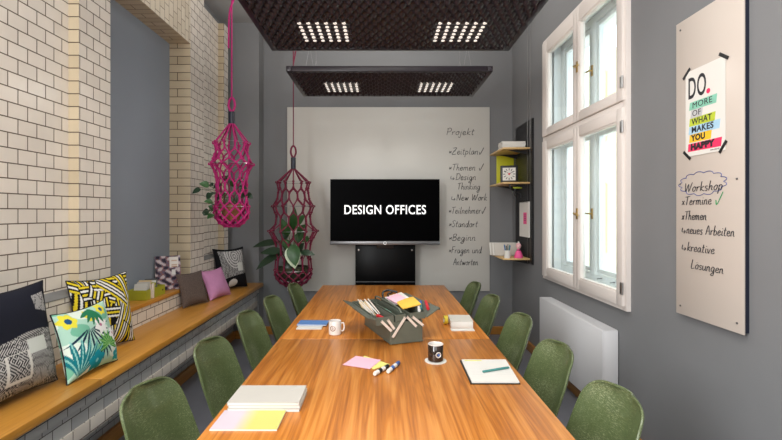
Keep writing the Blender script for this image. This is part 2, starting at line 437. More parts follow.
# ================================================================== SETTING
BX = 5.55           # back wall distance
XL, XP, XN = -1.88, -1.817, -2.016   # brick wall plane, pier plane, niche plane
XR = 1.64
ZC = 3.83
struct('floor', MB('floor_lino').box(-2.2, 2.1, -1.7, 5.75, -.1, 0), uv=True)
struct('ceiling', MB('ceiling_paint').box(-2.2, 2.1, -1.7, 5.75, ZC, ZC+.1))
mb = MB('wall_paint'); mb.box(-1.493, XR+.4, BX, BX+.15, 0, ZC); mb.box(-2.15, -1.493, 5.35, BX+.15, 0, ZC)
struct('wall_back', mb)
struct('wall_rear', MB('wall_paint').box(-2.2, 2.1, -1.75, -1.6, 0, ZC))
# brick wall on the left: near recess, three piers, painted niche with flat arch
mb = MB(['glazed_brick', 'beige_brick', 'wall_paint'])
mb.box(-2.15, XL, -1.6, 2.644, .385, ZC, ymi=1)
mb.box(XL, XP, -1.6, 2.644, .385, 1.04, ymi=1)
mb.box(-2.15, XP, 2.644, 2.95, .385, ZC, ymi=1)
mb.box(-2.15, XP, 2.95, 4.184, .385, .81)
mb.box(-2.15, XP, 4.184, 4.5, .385, ZC, ymi=1)
mb.box(-2.15, XL, 4.5, 5.06, .385, 3.70, ymi=1, zmi=2)
mb.box(XL, XP, 4.5, 5.06, .385, 1.04, ymi=1)
mb.box(-2.15, -1.812, 5.06, 5.19, .385, 3.70, ymi=1, zmi=2)
mb.box(-2.15, XP, 5.19, 5.35, .385, .68)
struct('wall_left', mb, uv=True, smooth=False)
mb = MB('wall_paint'); mb.box(-2.15, -1.95, 4.5, 5.35, 3.70, ZC); mb.box(-2.15, -1.90, 5.19, 5.35, .68, 3.70)
struct('wall_left_paint', mb)
struct('wall_left_arch', MB(['soldier_brick', 'beige_brick', 'beige_brick']).box(-2.15, XP, 2.95, 4.184, 3.13, ZC, ymi=1, zmi=2), uv=True, uvmode='soldier', smooth=False)
struct('wall_left_niche', MB('niche_paint').box(-2.1, XN, 2.95, 4.184, .81, 3.13))
# slate ledges over the lower brickwork
mb = MB('slate')
mb.prism([(XL, 0, 1.075), (XP+.004, 0, 1.045), (XP+.004, 0, 1.04), (XL, 0, 1.04)], (0, 1, 0))
for v in mb.bm.verts: v.co.y = 4.5 + v.co.y*.56
struct('trim_1', mb)
mb = MB('slate')
mb.prism([(XL, 0, 1.075), (XP+.004, 0, 1.045), (XP+.004, 0, 1.04), (XL, 0, 1.04)], (0, 1, 0))
for v in mb.bm.verts: v.co.y = -1.6 + v.co.y*4.244
struct('trim_2', mb)
# wooden window board of the niche
struct('trim_3', MB('bench_oak').box(XN, XP+.012, 2.955, 4.182, .812, .842, bev=.003))
# lower wall under the bench and the corbelled glazed base that carries it
struct('wall_left_lower', MB('shaded_glazed_brick').box(-2.15, -1.80, -1.6, 5.35, 0, .385), uv=True)
mb = MB(['shaded_glazed_brick', 'glazed_brick'])
mb.box(XP, -1.49, -1.6, 5.34, .563, .64)
mb.box(XP, -1.515, -1.6, 5.34, .462, .563)
struct('wall_left_base', mb, uv=True)
struct('wall_left_corbel', MB(['glazed_brick']).box(-1.80, -1.508, -1.6, 5.34, .385, .462, bev=.004), uv=True)
# right wall with the window opening
WY0, WY1, WZ0, WZ1 = 2.955, 4.37, .93, 3.18
mb = MB('wall_paint')
mb.box(XR, XR+.4, -1.6, WY0, 0, ZC); mb.box(XR, XR+.4, WY1, BX, 0, ZC)
mb.box(XR, XR+.4, WY0, WY1, 0, WZ0); mb.box(XR, XR+.4, WY0, WY1, WZ1, ZC)
struct('wall_right', mb)
# baseboards
struct('baseboard_right', MB('baseboard_wood').box(XR-.025, XR, -1.6, BX, 0, .10, bev=.004))
mb = MB('baseboard_wood_cross'); mb.box(-1.49, XR-.026, BX-.022, BX, 0, .10, bev=.004)
struct('baseboard_back', mb)
struct('baseboard_back_left', MB('baseboard_wood_cross').box(-1.775, -1.475, 5.328, 5.35, 0, .10, bev=.004))
struct('baseboard_left', MB('baseboard_wood').box(-1.80, -1.775, -1.6, 5.328, 0, .10, bev=.004))

# ------------------------------------------------------------------ window
win = MB('window_paint')
X0, X1 = 1.60, 1.665
def rect_frame(mb, x0, x1, y0, y1, z0, z1, t, b=.003):
    mb.box(x0, x1, y0, y0+t, z0, z1, bev=b); mb.box(x0, x1, y1-t, y1, z0, z1, bev=b)
    mb.box(x0, x1, y0+t, y1-t, z0, z0+t, bev=b); mb.box(x0, x1, y0+t, y1-t, z1-t, z1, bev=b)
rect_frame(win, 1.612, 1.70, 2.905, 4.42, .875, 3.235, .045)
win.box(1.612, 1.70, 2.95, 4.375, 2.235, 2.275, bev=.003)
w1 = struct('window_1', win)
def sash(y0, y1, z0, z1, st_near, st_far, zb, zt):
    f = MB('window_paint')
    f.box(1.595, 1.65, y0, y0+st_near, z0, z1, bev=.004); f.box(1.595, 1.65, y1-st_far, y1, z0, z1, bev=.004)
    f.box(1.595, 1.65, y0+st_near, y1-st_far, z0, zb, bev=.004); f.box(1.595, 1.65, y0+st_near, y1-st_far, zt, z1, bev=.004)
    # moulding bead round the pane
    rect_frame(f, 1.603, 1.645, y0+st_near, y1-st_far, zb, zt, .012, .002)
    o = f.build('window_sash', w1)
    g = MB('window_glass'); g.box(1.628, 1.632, y0+st_near+.004, y1-st_far-.004, zb+.004, zt-.004); g.build('glass_pane', o)
    return o
for (z0, z1, zb, zt) in ((.905, 2.232, .99, 2.15), (2.278, 3.205, 2.345, 3.085)):
    sA = sash(2.93, 3.632, z0, z1, .075, .052, zb, zt)
    sB = sash(3.636, 4.395, z0, z1, .052, .115, zb, zt)
    zh = 1.52 if z0 < 2 else 2.72
    for yy, s_ in ((3.605, sA),):
        h = MB('brass'); h.box(1.588, 1.596, yy-.012, yy+.012, zh-.045, zh+.045, bev=.003)
        h.tube([(1.594, yy, zh), (1.565, yy, zh)], .007, 8); h.tube([(1.565, yy+.006, zh+.006), (1.56, yy-.03, zh-.004), (1.562, yy-.085, zh-.012)], [.007, .008, .009], 8)
        h.build('window_handle', s_)
    for zz in (z0+.12, z1-.13):
        hg = MB('steel'); hg.tube([(1.592, 2.925, zz-.04), (1.592, 2.925, zz+.04)], .008, 8); hg.box(1.59, 1.597, 2.93, 2.952, zz-.038, zz+.038, bev=.001)
        hg.build('hinge', sA)
# white lined reveal and the outer casement of the box window
rv = MB('outer_window_paint')
rv.box(1.70, 2.04, WY0, WY0+.012, WZ0, WZ1); rv.box(1.70, 2.04, WY1-.012, WY1, WZ0, WZ1)
rv.box(1.70, 2.06, WY0, WY1, WZ0, WZ0+.03); rv.box(1.70, 2.04, WY0, WY1, WZ1-.012, WZ1)
struct('window_reveal', rv)
ow = MB('outer_window_paint')
rect_frame(ow, 1.77, 1.83, WY0+.012, WY1-.012, WZ0+.03, WZ1-.012, .06)
ow.box(1.765, 1.83, 3.66, 3.74, WZ0+.08, WZ1-.06, bev=.004); ow.box(1.77, 1.83, 3.02, 4.30, 2.20, 2.28, bev=.004)
for (a, b) in ((3.04, 3.65), (3.75, 4.29)):
    for (c, d) in ((WZ0+.1, 2.19), (2.29, WZ1-.08)):
        rect_frame(ow, 1.78, 1.82, a, b, c, d, .035, .002)
w2 = struct('window_2', ow)
g = MB('window_glass')
for (a, b) in ((3.07, 3.62), (3.78, 4.26)):
    for (c, d) in ((WZ0+.13, 2.16), (2.32, WZ1-.11)): g.box(1.798, 1.802, a, b, c, d)
g.build('glass_pane', w2)
for yy in (3.55, 3.35):
    h = MB('steel'); h.tube([(1.77, yy, 1.0), (1.72, yy-.03, 1.0)], .006, 6); h.build('casement_stay', w2)
for zh in (1.52, 2.72):
    h = MB('brass'); h.box(1.757, 1.766, 3.69, 3.715, zh-.045, zh+.045, bev=.003); h.tube([(1.762, 3.70, zh), (1.738, 3.70, zh), (1.735, 3.74, zh), (1.737, 3.79, zh+.008)], [.007, .007, .008, .009], 8); h.build('window_handle', w2)
# neighbouring facade across the courtyard
fc = MB('cream_facade'); fc.box(5.2, 5.5, 2.0, 16, -3, 5.2)
for k in range(4):
    for z in (.6, 3.2): fc.box(5.17, 5.2, 5+k*2.6, 5.1+k*2.6, z, z+1.6)
tag(fc.build('building'), 'cream rendered building seen outside through the window panes', 'building')

# ------------------------------------------------------------------ radiator
rad = thing('radiator', 'white panel radiator with smooth front under the window', 'radiator', (1.60, 3.66, 0))
mb = MB('white_metal'); mb.box(1.525-1.60, 1.535-1.60, -.61, .61, .157, .712, bev=.003); mb.build('front_panel', rad)
for (a, b) in ((-.61, -.602), (.602, .61)): MB('white_metal').box(-.0645, .033, a, b, .16, .712, bev=.001).build('side_cover', rad)
mb = MB('white_metal')
mb.box(-.0645, -.058, -.60, .60, .702, .714); mb.box(.027, .033, -.60, .60, .702, .714)
for k in range(7): mb.box(-.054+k*.012, -.048+k*.012, -.60, .60, .704, .713)
for k in range(61): mb.box(-.06, .03, -.60+k*.0199, -.597+k*.0199, .703, .7125)
mb.build('top_grille', rad)
mb = MB('grey_metal'); mb.box(-.045, -.005, -.58, .58, .17, .69); mb.build('core', rad)
for y in (-.4, .4): MB('white_metal').box(-.005, .039, y-.02, y+.02, .3, .34).build('wall_bracket', rad)

# ------------------------------------------------------------------ bench
bench = thing('window_bench', 'long oak bench top on the glazed brick base along the brick wall', 'bench', (-1.62, 1.9, .68))
for (a, b) in ((-3.45, .358), (.361, 3.438)):
    MB('bench_oak').box(-.196, .185, a, b, -.04, 0, bev=.004).build('seat_board', bench)

# ------------------------------------------------------------------ tables
def table(y0, y1, label):
    t = thing('conference_table', label, 'table', (.015, (y0+y1)/2, 0), group='walnut conference tables set end to end')
    h = (y1-y0)/2
    mb = MB('table_walnut'); mb.box(-.66, .66, -h+.0012, h-.0012, .715, .74, bev=.003); mb.build('tabletop', t)
    mb = MB('black_metal'); mb.box(-.5, .5, -h+.35, -h+.4, .665, .714); mb.box(-.5, .5, h-.4, h-.35, .665, .714); mb.box(-.03, .03, -h+.4, h-.4, .665, .714); mb.build('underframe', t)
    for sx in (-1, 1):
        for sy in (-1, 1):
            mb = MB('black_metal'); mb.box(sx*.33-.025, sx*.33+.025, sy*(h-.375)-.025, sy*(h-.375)+.025, 0, .665, bev=.003); mb.build('leg', t)
    return t
table(.70, 2.755, 'near walnut table with the black mug and notebooks on it')
table(2.757, 4.80, 'far walnut table reaching to the screen, beyond the seam')

# ------------------------------------------------------------------ chairs
def shell_pts(nu=26, nv=18):
    prof = [(.235, .405, .185), (.225, .44, .20), (.17, .455, .215), (.08, .445, .228), (-.02, .43, .232), (-.10, .43, .228), (-.15, .452, .220), (-.185, .51, .212), (-.216, .59, .210), (-.246, .67, .206), (-.272, .745, .192), (-.289, .79, .166), (-.296, .815, .125), (-.299, .827, .055)]
    P = smooth_path([Vector(p) for p in prof], 3)
    out = []
    for i, (x, z, hw) in enumerate(P):
        t = i/(len(P)-1); row = []
        tx = P[min(i+1, len(P)-1)] - P[max(i-1, 0)]; nrm = Vector((-tx.y, tx.x)) ; 
        n2 = Vector((tx.y, -tx.x)).normalized()        # points to the sitter side (up / forward)
        if n2.y < 0 and i < len(P)*.5: n2 = -n2
        if i >= len(P)*.4 and n2.x < 0: n2 = -n2
        up = max(0, min(1, (t-.08)/.3)) if t < .6 else 1
        depth = .06*up*(1 if t < .75 else max(.25, 1-(t-.75)*2.6))
        for k in range(nv+1):
            a = -1+2*k/nv
            lift = depth*abs(a)**2.6
            row.append(Vector((x+n2.x*lift, a*hw*(1-.04*abs(a)**3), z+n2.y*lift)))
        out.append(row)
    return out
def make_chair():
    t = thing('shell_chair', '', 'chair')
    mb = MB('fibreglass'); P = shell_pts()
    R = [[mb.bm.verts.new(p) for p in row] for row in P]
    for A, B in zip(R[:-1], R[1:]):
        for k in range(len(A)-1): mb.face([A[k], A[k+1], B[k+1], B[k]])
    o = mb.build('seat_shell', t, angle=80)
    md = o.modifiers.new('s', 'SOLIDIFY'); md.thickness = .007; md.offset = 0
    md = o.modifiers.new('b', 'BEVEL'); md.width = .0025; md.segments = 2; md.limit_method = 'ANGLE'; md.angle_limit = math.radians(50)
    dg = bpy.context.evaluated_depsgraph_get(); dg.update()
    me = bpy.data.meshes.new_from_object(o.evaluated_get(dg)); o.modifiers.clear(); o.data = me; me.name = 'seat_shell'
    # rim bead
    loop = [r[0] for r in P] + P[-1][1:-1] + [r[-1] for r in P[::-1]] + P[0][1:-1][::-1]
    mb = MB('fibreglass'); mb.tube([p for p in loop], .0055, 6, closed=True); mb.build('rim', t)
    for sx in (-1, 1):
        for sy in (-1, 1):
            mb = MB('steel'); mb.tube([(sx*.11-.02, sy*.10, .425), (sx*.21-.02, sy*.20, .012)], .008, 8)
            mb.lathe([(.0, 0), (.014, 0), (.014, .012), (.009, .02), (0, .02)], 10, (sx*.213-.02, sy*.203, 0)); mb.build('leg', t)
    mb = MB('steel'); mb.tube([(.09, -.10, .418), (-.13, -.10, .418)], .007, 6); mb.tube([(.09, .10, .418), (-.13, .10, .418)], .007, 6)
    mb.tube([(.09, -.10, .40), (.09, .10, .40)], .006, 6); mb.tube([(-.13, -.10, .40), (-.13, .10, .40)], .006, 6); mb.build('underframe', t)
    return t
ch0 = make_chair()
ords = ['nearest the camera', 'second from the camera', 'third from the camera', 'fourth from the camera', 'farthest, by the TV wall']
first = True
for side, row in (('left', [(1.75, -.695, -4), (2.37, -.69, -5), (3.05, -.695, -4), (3.62, -.665, -4), (4.28, -.61, -3)]),
                  ('right', [(1.71, .67, 4), (2.31, .68, 5), (2.97, .70, 4), (3.67, .675, 4), (4.37, .675, 3)])):
    for i, (y, x, a) in enumerate(row):
        c = ch0 if first else copy_tree(ch0); first = False
        c.location = (x, y, 0); c.rotation_euler = (0, 0, math.radians(a) + (0 if side == 'left' else PI))
        c['label'] = 'green fibreglass shell chair on the %s of the table, %s' % ('bench side' if side == 'left' else 'window side', ords[i])
        c['group'] = 'green shell chairs round the table'

# ------------------------------------------------------------------ acoustic ceiling sails
def sail(yc, label):
    t = thing('acoustic_ceiling_panel', label, 'ceiling panel', (.065, yc, 2.76), group='dark acoustic ceiling panels')
    W, D = .90, .42
    mb = MB('foam_dark')
    p = .058; m = 8; nx = int(round((2*W-.08)/p))*m; ny = int(round((2*D-.08)/p))*m
    R = []
    for j in range(ny+1):
        row = []
        for i in range(nx+1):
            x = -W+.04+(2*W-.08)*i/nx; y = -D+.04+(2*D-.08)*j/ny
            bu = math.sin(PI*(i/m+.5*((j//m) % 2)))*math.sin(PI*j/m)
            z = .010-.030*abs(bu)**1.5 if not any(abs(x-cx) < .172 and abs(y-.08) < .172 for cx in (-.458, .458)) else .004-.006*abs(bu)
            row.append(mb.bm.verts.new((x, y, z)))
        R.append(row)
    for j in range(ny):
        for i in range(nx): mb.face([R[j][i], R[j+1][i], R[j+1][i+1], R[j][i+1]])
    ff = mb.build('foam_face', t, recalc=False, angle=60)
    mb = MB('foam_dark')
    for a in ((-W, -W+.045, -D, D), (W-.045, W, -D, D), (-W+.045, W-.045, -D, -D+.045), (-W+.045, W-.045, D-.045, D)):
        mb.box(a[0], a[1], a[2], a[3], -.004, .045, bev=.006)
    mb.box(-W+.04, W-.04, -D+.04, D-.04, .03, .05); mb.build('frame', t)
    for cx in (-.458, .458):
        for i in range(6):
            for j in range(6):
                x = cx-.145+i*.058; y = .08-.145+j*.058
                mb = MB('led'); mb.lathe([(0, -.0045), (.0125, -.004), (.0135, .003), (0, .003)], 10, (x, y, 0)); mb.build('led_spot', ff)
    for cx in (-.73, .72):
        for y in (-.2, .2):
            mb = MB('steel'); ap = (cx, y, .30)
            mb.tube([(cx-.045, y, .05), ap], .0016, 4); mb.tube([(cx+.045, y, .05), ap], .0016, 4); mb.tube([ap, (cx, y, ZC-2.76)], .0016, 4)
            mb.build('suspension_cable', t)
sail(2.93, 'large dark bumpy acoustic panel hanging nearest the camera')
sail(4.25, 'dark bumpy acoustic panel hanging farther back, nearer the TV')
for yc in (3.01, 4.33):
    for cx in (-.393, .523):
        d = bpy.data.lights.new('sail_downlight', 'AREA'); d.shape = 'SQUARE'; d.size = .3; d.energy = 3.2; d.color = (1, .96, .9)
        o = bpy.data.objects.new('sail_downlight', d); C.objects.link(o); o.location = (cx, yc, 2.735)

# ------------------------------------------------------------------ whiteboards
wb = thing('whiteboard', 'large pale glass whiteboard on the back wall behind the TV', 'whiteboard', (.08, 5.53, .545))
wbs = MB('glass_board').box(-1.268, 1.269, -.006, .004, 0, 2.305, bev=.002).build('writing_surface', wb)
MB('black_metal').box(-1.25, 1.25, .004, .018, .015, 2.29).build('backing', wb)
S = 79.7
def wbm(px, py): return frame4(((px-382)/S-.08, -.0075, 1.53-(py-212.5)/S-.545), (1, 0, 0), (0, 0, 1))
for (px, py, t, wd) in ((446, 135, 'Projekt', 28), (448.5, 154.5, '*ZeitplanV', 35), (448.5, 170.5, '*Themen V', 35), (450, 180, '>Design', 26), (457, 189.5, 'Thinking', 23),
                        (451, 200.5, '>New Work', 36), (448.5, 213.5, '*TeilnehmerV', 37), (448.5, 227, '*Standort', 29), (448.5, 240.5, '*Beginn', 27), (448.5, 253, '*Fragen und', 33), (453, 265, 'Antworten', 25)):
    handwrite(t, wbm(px, py), .085, wd/S, 'ink', wbs, r=.0036)
nb = thing('whiteboard', 'tall narrow glass whiteboard with poster on the right wall', 'whiteboard', (1.611, 2.19, .983))
nbs = MB('glass_board_warm').box(0, .008, -.2255, .2255, 0, 1.573, bev=.0015).build('writing_surface', nb)
MB('board_back').box(.0085, .028, -.222, .218, .008, 1.565).build('backing', nb)
for y in (-.19, .19):
    for z in (.045, .70, 1.53):
        mb = MB('grey_metal'); mb.lathe([(0, 0), (.005, 0), (.005, -.003), (0, -.004)], 10, mat=frame4((0, y, z), (0, 1, 0), (0, 0, 1))); mb.build('screw_cap', nbs)
def nbm(px, py, dx=.0012):   # pixel on the board face -> local matrix; writing runs towards the camera
    s = (px-382)/1.611; d = 441/s
    return frame4((-dx, d-2.19, 1.53-(py-212.5)/s-.983), (0, -1, 0), (0, 0, 1))
for (px, py, t, wpx, mat) in ((684.5, 192, 'Workshop', 39, 'ink'), (682, 205, 'xTermine', 30, 'ink'), (682, 219.5, 'xThemen', 25, 'ink'),
                              (682, 233, '>neues Arbeiten', 53, 'ink'), (682, 250, '>kreative', 33, 'ink'), (691, 268, 'Lösungen', 33, 'ink')):
    s0 = (px-382)/1.611; s1 = (px+wpx-382)/1.611
    handwrite(t, nbm(px, py), .047, 441/s0-441/s1, mat, nbs, r=.0019)
handwrite('V', nbm(714.5, 204.5), .06, .055, 'green_ink', nbs, r=.0022)
# blue cloud round the word Workshop
s0 = nbm(680.5, 0).translation.y; y0, y1 = s0, nbm(725.5, 0).translation.y; zc, rz = .70, .055
zc = nbm(700, 183.5).translation.z
pts = []
nb_ = 13
for k in range(nb_):
    a0 = 2*PI*k/nb_; a1 = 2*PI*(k+1)/nb_
    for q in range(6):
        f = q/6; a = a0+(a1-a0)*f; e = 1+.17*math.sin(PI*f)
        pts.append((-.0012, (y0+y1)/2-(y0-y1)/2*math.cos(a)*e*.93, zc+rz*math.sin(a)*e*.95))
mb = MB('blue_ink'); mb.tube(pts, .0017, 4, closed=True); mb.build('drawn_cloud', nbs)
# poster taped to the narrow board
po = thing('poster', 'white poster with coloured word bars taped on the narrow board', 'poster', (1.6085, 2.20, 2.045))
mb = MB('paper'); mb.box(-.0006, .0006, -.135, .135, -.222, .222); mb.build('sheet', po)
def pom(y, z, dx=.0009): return frame4((-dx, y, z), (0, -1, 0), (0, 0, 1))
text_mesh('DO', .155, 'ink', po, pom(.118, .078), 'lettering', width=.125, bold=.002)
text_mesh('.', .14, 'poster_pink', po, pom(-.012, .078), 'lettering', bold=.004)
for i, (t, mat, wd, z, y, bl, br, bo) in enumerate((('MORE', 'mint', .135, .024, .085, .108, -.085, 0), ('OF', 'light_grey', .06, -.018, .085, .098, .01, 0), ('WHAT', 'lime', .14, -.06, .088, .108, -.075, .0006),
                               ('MAKES', 'light_blue', .15, -.102, .09, .112, -.105, .0012), ('YOU', 'poster_yellow', .10, -.144, .09, .108, -.05, .002), ('HAPPY', 'poster_pink', .165, -.19, .095, .118, -.115, .003))):
    mb = MB(mat); mb.prism([(-.0008, bl, z-.008), (-.0008, br+.006, z-.010), (-.0008, br, z+.034), (-.0008, bl-.005, z+.032)], (-.0003, 0, 0)); cb_ = mb.build('colour_bar', po)
    text_mesh(t, .042, 'ink', cb_, pom(y, z, .0016), 'lettering', width=wd, bold=bo, extrude=.0003)
text_mesh('www.cedon.de', .012, 'ink', po, pom(-.04, -.212, .0012), 'lettering', width=.06, extrude=.0002)
for (y, z, a) in ((.128, .216, 40), (-.125, .222, -35), (.125, -.215, -40), (-.12, -.205, 50)):
    mb = MB('black_metal'); mb.box(-.0016, -.0004, -.034, .034, -.008, .008, mat=Matrix.Translation((0, y, z)) @ Euler((math.radians(-a), 0, 0)).to_matrix().to_4x4()); mb.build('tape_strip', po)

# ------------------------------------------------------------------ television and stand
tv = thing('television', 'wide black flat television showing white lettering', 'television', (.035, 5.22, 1.147))
MB('stand_black').box(-.648, .648, 0, .045, .045, .778, bev=.004).build('housing', tv)
scr = MB('screen_black').box(-.640, .640, -.0025, 0, .055, .770).build('screen', tv)
sbar = MB('grey_metal').box(-.648, .648, -.006, .045, 0, .042, bev=.003).build('speaker_bar', tv)
mb = MB('led_ring'); mb.tube([(.016*math.cos(2*PI*k/20), -.010, .021+.016*math.sin(2*PI*k/20)) for k in range(20)], .004, 6, closed=True); mb.build('ring_logo', sbar)
text_mesh('DESIGN OFFICES', .152, 'tv_letters', scr, frame4((0, -.003, .365), (1, 0, 0), (0, 0, 1)), 'lettering', width=.965, bold=.0016, align='CENTER', extrude=.0003)
st = thing('tv_stand', 'black floor stand panel carrying the television', 'tv stand', (.04, 5.31, 0))
MB('stand_black').box(-.36, .36, -.02, .02, .42, 1.145, bev=.003).build('rear_panel', st)
MB('stand_black').box(-.30, .30, -.023, .02, .02, .418, bev=.003).build('rear_panel', st)
MB('black_metal').box(-.10, .10, -.034, -.021, 1.10, 1.6, bev=.003).build('mounting_plate', st)
MB('stand_black').box(-.36, .36, -.15, .15, 0, .02, bev=.004).build('base_plate', st)
for x in (-.32, .32):
    MB('steel').lathe([(0, 0), (.010, 0), (.010, .004), (0, .006)], 10, mat=frame4((x, -.021, 1.08), (1, 0, 0), (0, 0, 1))).build('bolt', st)
MB('grey_metal').box(-.36, .36, -.024, -.0205, .695, .702).build('trim_line', st)

# ------------------------------------------------------------------ wall shelf in the corner
sh = thing('wall_shelf', 'corner shelf rack with three wooden shelves on a black slatted board', 'shelf', (1.64, 5.05, 0))
mb = MB('black_metal'); mb.box(-.018, -.001, -.29, .30, .965, 2.55)
for k in range(60): mb.box(-.021, -.018, -.29, .30, .972+k*.0262, .990+k*.0262)
mb.build('back_board', sh)
for z in (1.01, 1.845, 2.225):
    mb = MB('shelf_wood'); mb.box(-.315, -.022, -.23, .375, z, z+.019, bev=.002); mb.build('shelf', sh)
    for yb in (-.15, .25):
        mb = MB('black_metal'); mb.prism([(-.022, yb, z-.001), (-.022, yb, z-.05), (-.25, yb, z-.001)], (0, .004, 0)); mb.build('bracket', sh)
MB('yellow_panel').box(-.235, -.023, .355, .37, 1.865, 2.224, bev=.002).build('end_panel', sh)
for y in (-.245, -.155):
    MB('steel').tube([(-.026, y, .97), (-.026, y, ZC-.001)], .0022, 5).build('cable', sh)
for i, (z, a, m_) in enumerate(((2.245, 2, 'paper'), (2.2655, -3, 'cover_sand'), (2.286, 1, 'paper'), (2.3065, -2, 'paper_grey'))):
    b = thing('book', ['lowest', 'second lowest', 'second highest', 'topmost'][i]+' pale book of the stack on the top shelf', 'book', (1.475, 5.02, z), math.radians(a), 'books on the top shelf')
    MB('paper').box(-.128, .128, -.088, .088, .002, .018).build('pages', b)
    mb = MB(m_); mb.box(-.131, .131, -.091, .091, 0, .002); mb.box(-.131, .131, -.091, .091, .018, .020); mb.box(.129, .131, -.091, .091, 0, .02); mb.build('cover', b)
ck = thing('desk_clock', 'square black desk clock with white dial on the middle shelf', 'clock', (1.435, 4.98, 1.865), math.radians(-14))
MB('black_metal').box(-.095, .095, -.018, .03, 0, .195, bev=.006).build('case', ck)
dial = MB('paper').box(-.070, .070, -.0195, -.0185, .026, .169).build('dial', ck)
mb = MB('ink')
for k in range(12):
    a = 2*PI*k/12; mb.box(-.004, .004, -.0205, -.0195, .042, .066, mat=Matrix.Translation((0, 0, .0975)) @ Matrix.Rotation(a, 4, 'Y'))
mb.build('hour_marks', dial)
mb = MB('ink'); mb.box(-.003, .003, -.0215, -.0205, 0, .05, mat=Matrix.Translation((0, 0, .0975)) @ Matrix.Rotation(1.0, 4, 'Y'))
mb.box(-.002, .002, -.0225, -.0215, 0, .065, mat=Matrix.Translation((0, 0, .0975)) @ Matrix.Rotation(-.9, 4, 'Y')); mb.build('hands', dial)
MB('red_plastic').lathe([(0, 0), (.011, 0), (.011, .003), (0, .004)], 12, mat=frame4((0, -.0215, .0975), (1, 0, 0), (0, 0, 1))).build('hub', dial)
# hook with scissors-like clip and hanging calendar
pd = thing('hanging_notepad', 'white paper pad with pink note hanging on the black board', 'notepad', (1.612, 4.98, 1.46))
mb = MB('paper'); mb.box(-.008, .003, -.165, .165, -.205, .19); mb.build('sheets', pd)
MB('hot_pink').box(-.0095, -.0082, -.09, .02, -.06, .07).build('pink_note', pd)
mb = MB('ink')
for z in (-.02, 0, .02, .04): mb.box(-.0102, -.0096, -.07, 0, z, z+.005)
mb.build('scribble', pd)
mb = MB('black_metal')
for k in range(12):
    y = -.15+k*.0273; mb.tube([(-.012, y, .18), (-.016, y, .195), (-.004, y, .205), (.005, y, .195)], .002, 5)
mb.build('spiral_binding', pd)
cl = thing('hanging_clip', 'black clip with lime strip hanging under the middle shelf', 'clip', (1.50, 4.95, 1.80))
mb = MB('black_metal'); mb.tube(smooth_path([(-.07, 0, .043), (-.05, 0, -.01), (0, 0, -.03), (.05, 0, -.05), (.06, 0, -.10)], 5), .008, 6); mb.tube(smooth_path([(0, 0, .0), (-.02, 0, -.05), (.0, 0, -.09)], 4), .007, 6); mb.build('hook', cl)
MB('lime').box(-.03, .07, -.004, .004, .0, .016, bev=.001).build('strip', cl)
# bottom shelf: leaning pale folders, pen pot, pink bottle
for k in range(4):
    mb = MB('paper' if k % 2 else 'cover_sand')
    mb.box(-.165-.01*k, .12, -.008, .008, 0, .15, bev=.004, mat=Matrix.Translation((0, -.055+k*.03, .004)) @ Matrix.Rotation(-.35, 4, 'X'))
    o = mb.build('magazine'); o.location = (1.46, 5.12, 1.0295)
    tag(o, 'pale magazine leaning on the lowest shelf, %s of the row of four' % ['frontmost', 'second from the front', 'third from the front', 'rearmost'][k], 'magazine', 'magazines on the lowest shelf')
pp = thing('pen_pot', 'white round pot of pens on the lowest shelf', 'pen pot', (1.38, 4.86, 1.029))
mb = MB('paper'); mb.lathe([(0, 0), (.033, 0), (.035, .085), (.031, .085), (.03, .005), (0, .005)], 16); mb.build('pot', pp)
for k in range(6):
    a = k*1.05; mb = MB(['blue_plastic', 'ink', 'teal_plastic'][k % 3]); mb.tube([(.012*math.cos(a), .012*math.sin(a), .008), (.034*math.cos(a), .034*math.sin(a), .135+.01*(k % 2))], .0045, 6)
    o = mb.build('pen'); o.location = pp.location; o.location.z += .003; tag(o, ['blue', 'black', 'teal'][k % 3]+' pen standing in the white pot on the corner shelf', 'pen', ['blue', 'black', 'teal'][k % 3]+' pens in the white pot')
dl = thing('figurine', 'small pink bottle-shaped figure beside the pen pot', 'figure', (1.505, 4.86, 1.029))
MB('hot_pink').lathe([(0, 0), (.045, 0), (.048, .02), (.034, .06), (.018, .09), (.014, .10), (0, .10)], 16).build('body', dl)
MB('skin_pink').lathe([(0, .10), (.014, .10), (.026, .118), (.03, .138), (.022, .158), (0, .168)], 16).build('head', dl)
MB('paper').lathe([(0, .169), (.01, .16), (.012, .175), (0, .185)], 12).build('cap', dl)
MB('ink').tube([(.022*math.cos(2*PI*k/16), .022*math.sin(2*PI*k/16), .088) for k in range(16)], .004, 5, closed=True).build('collar', dl)

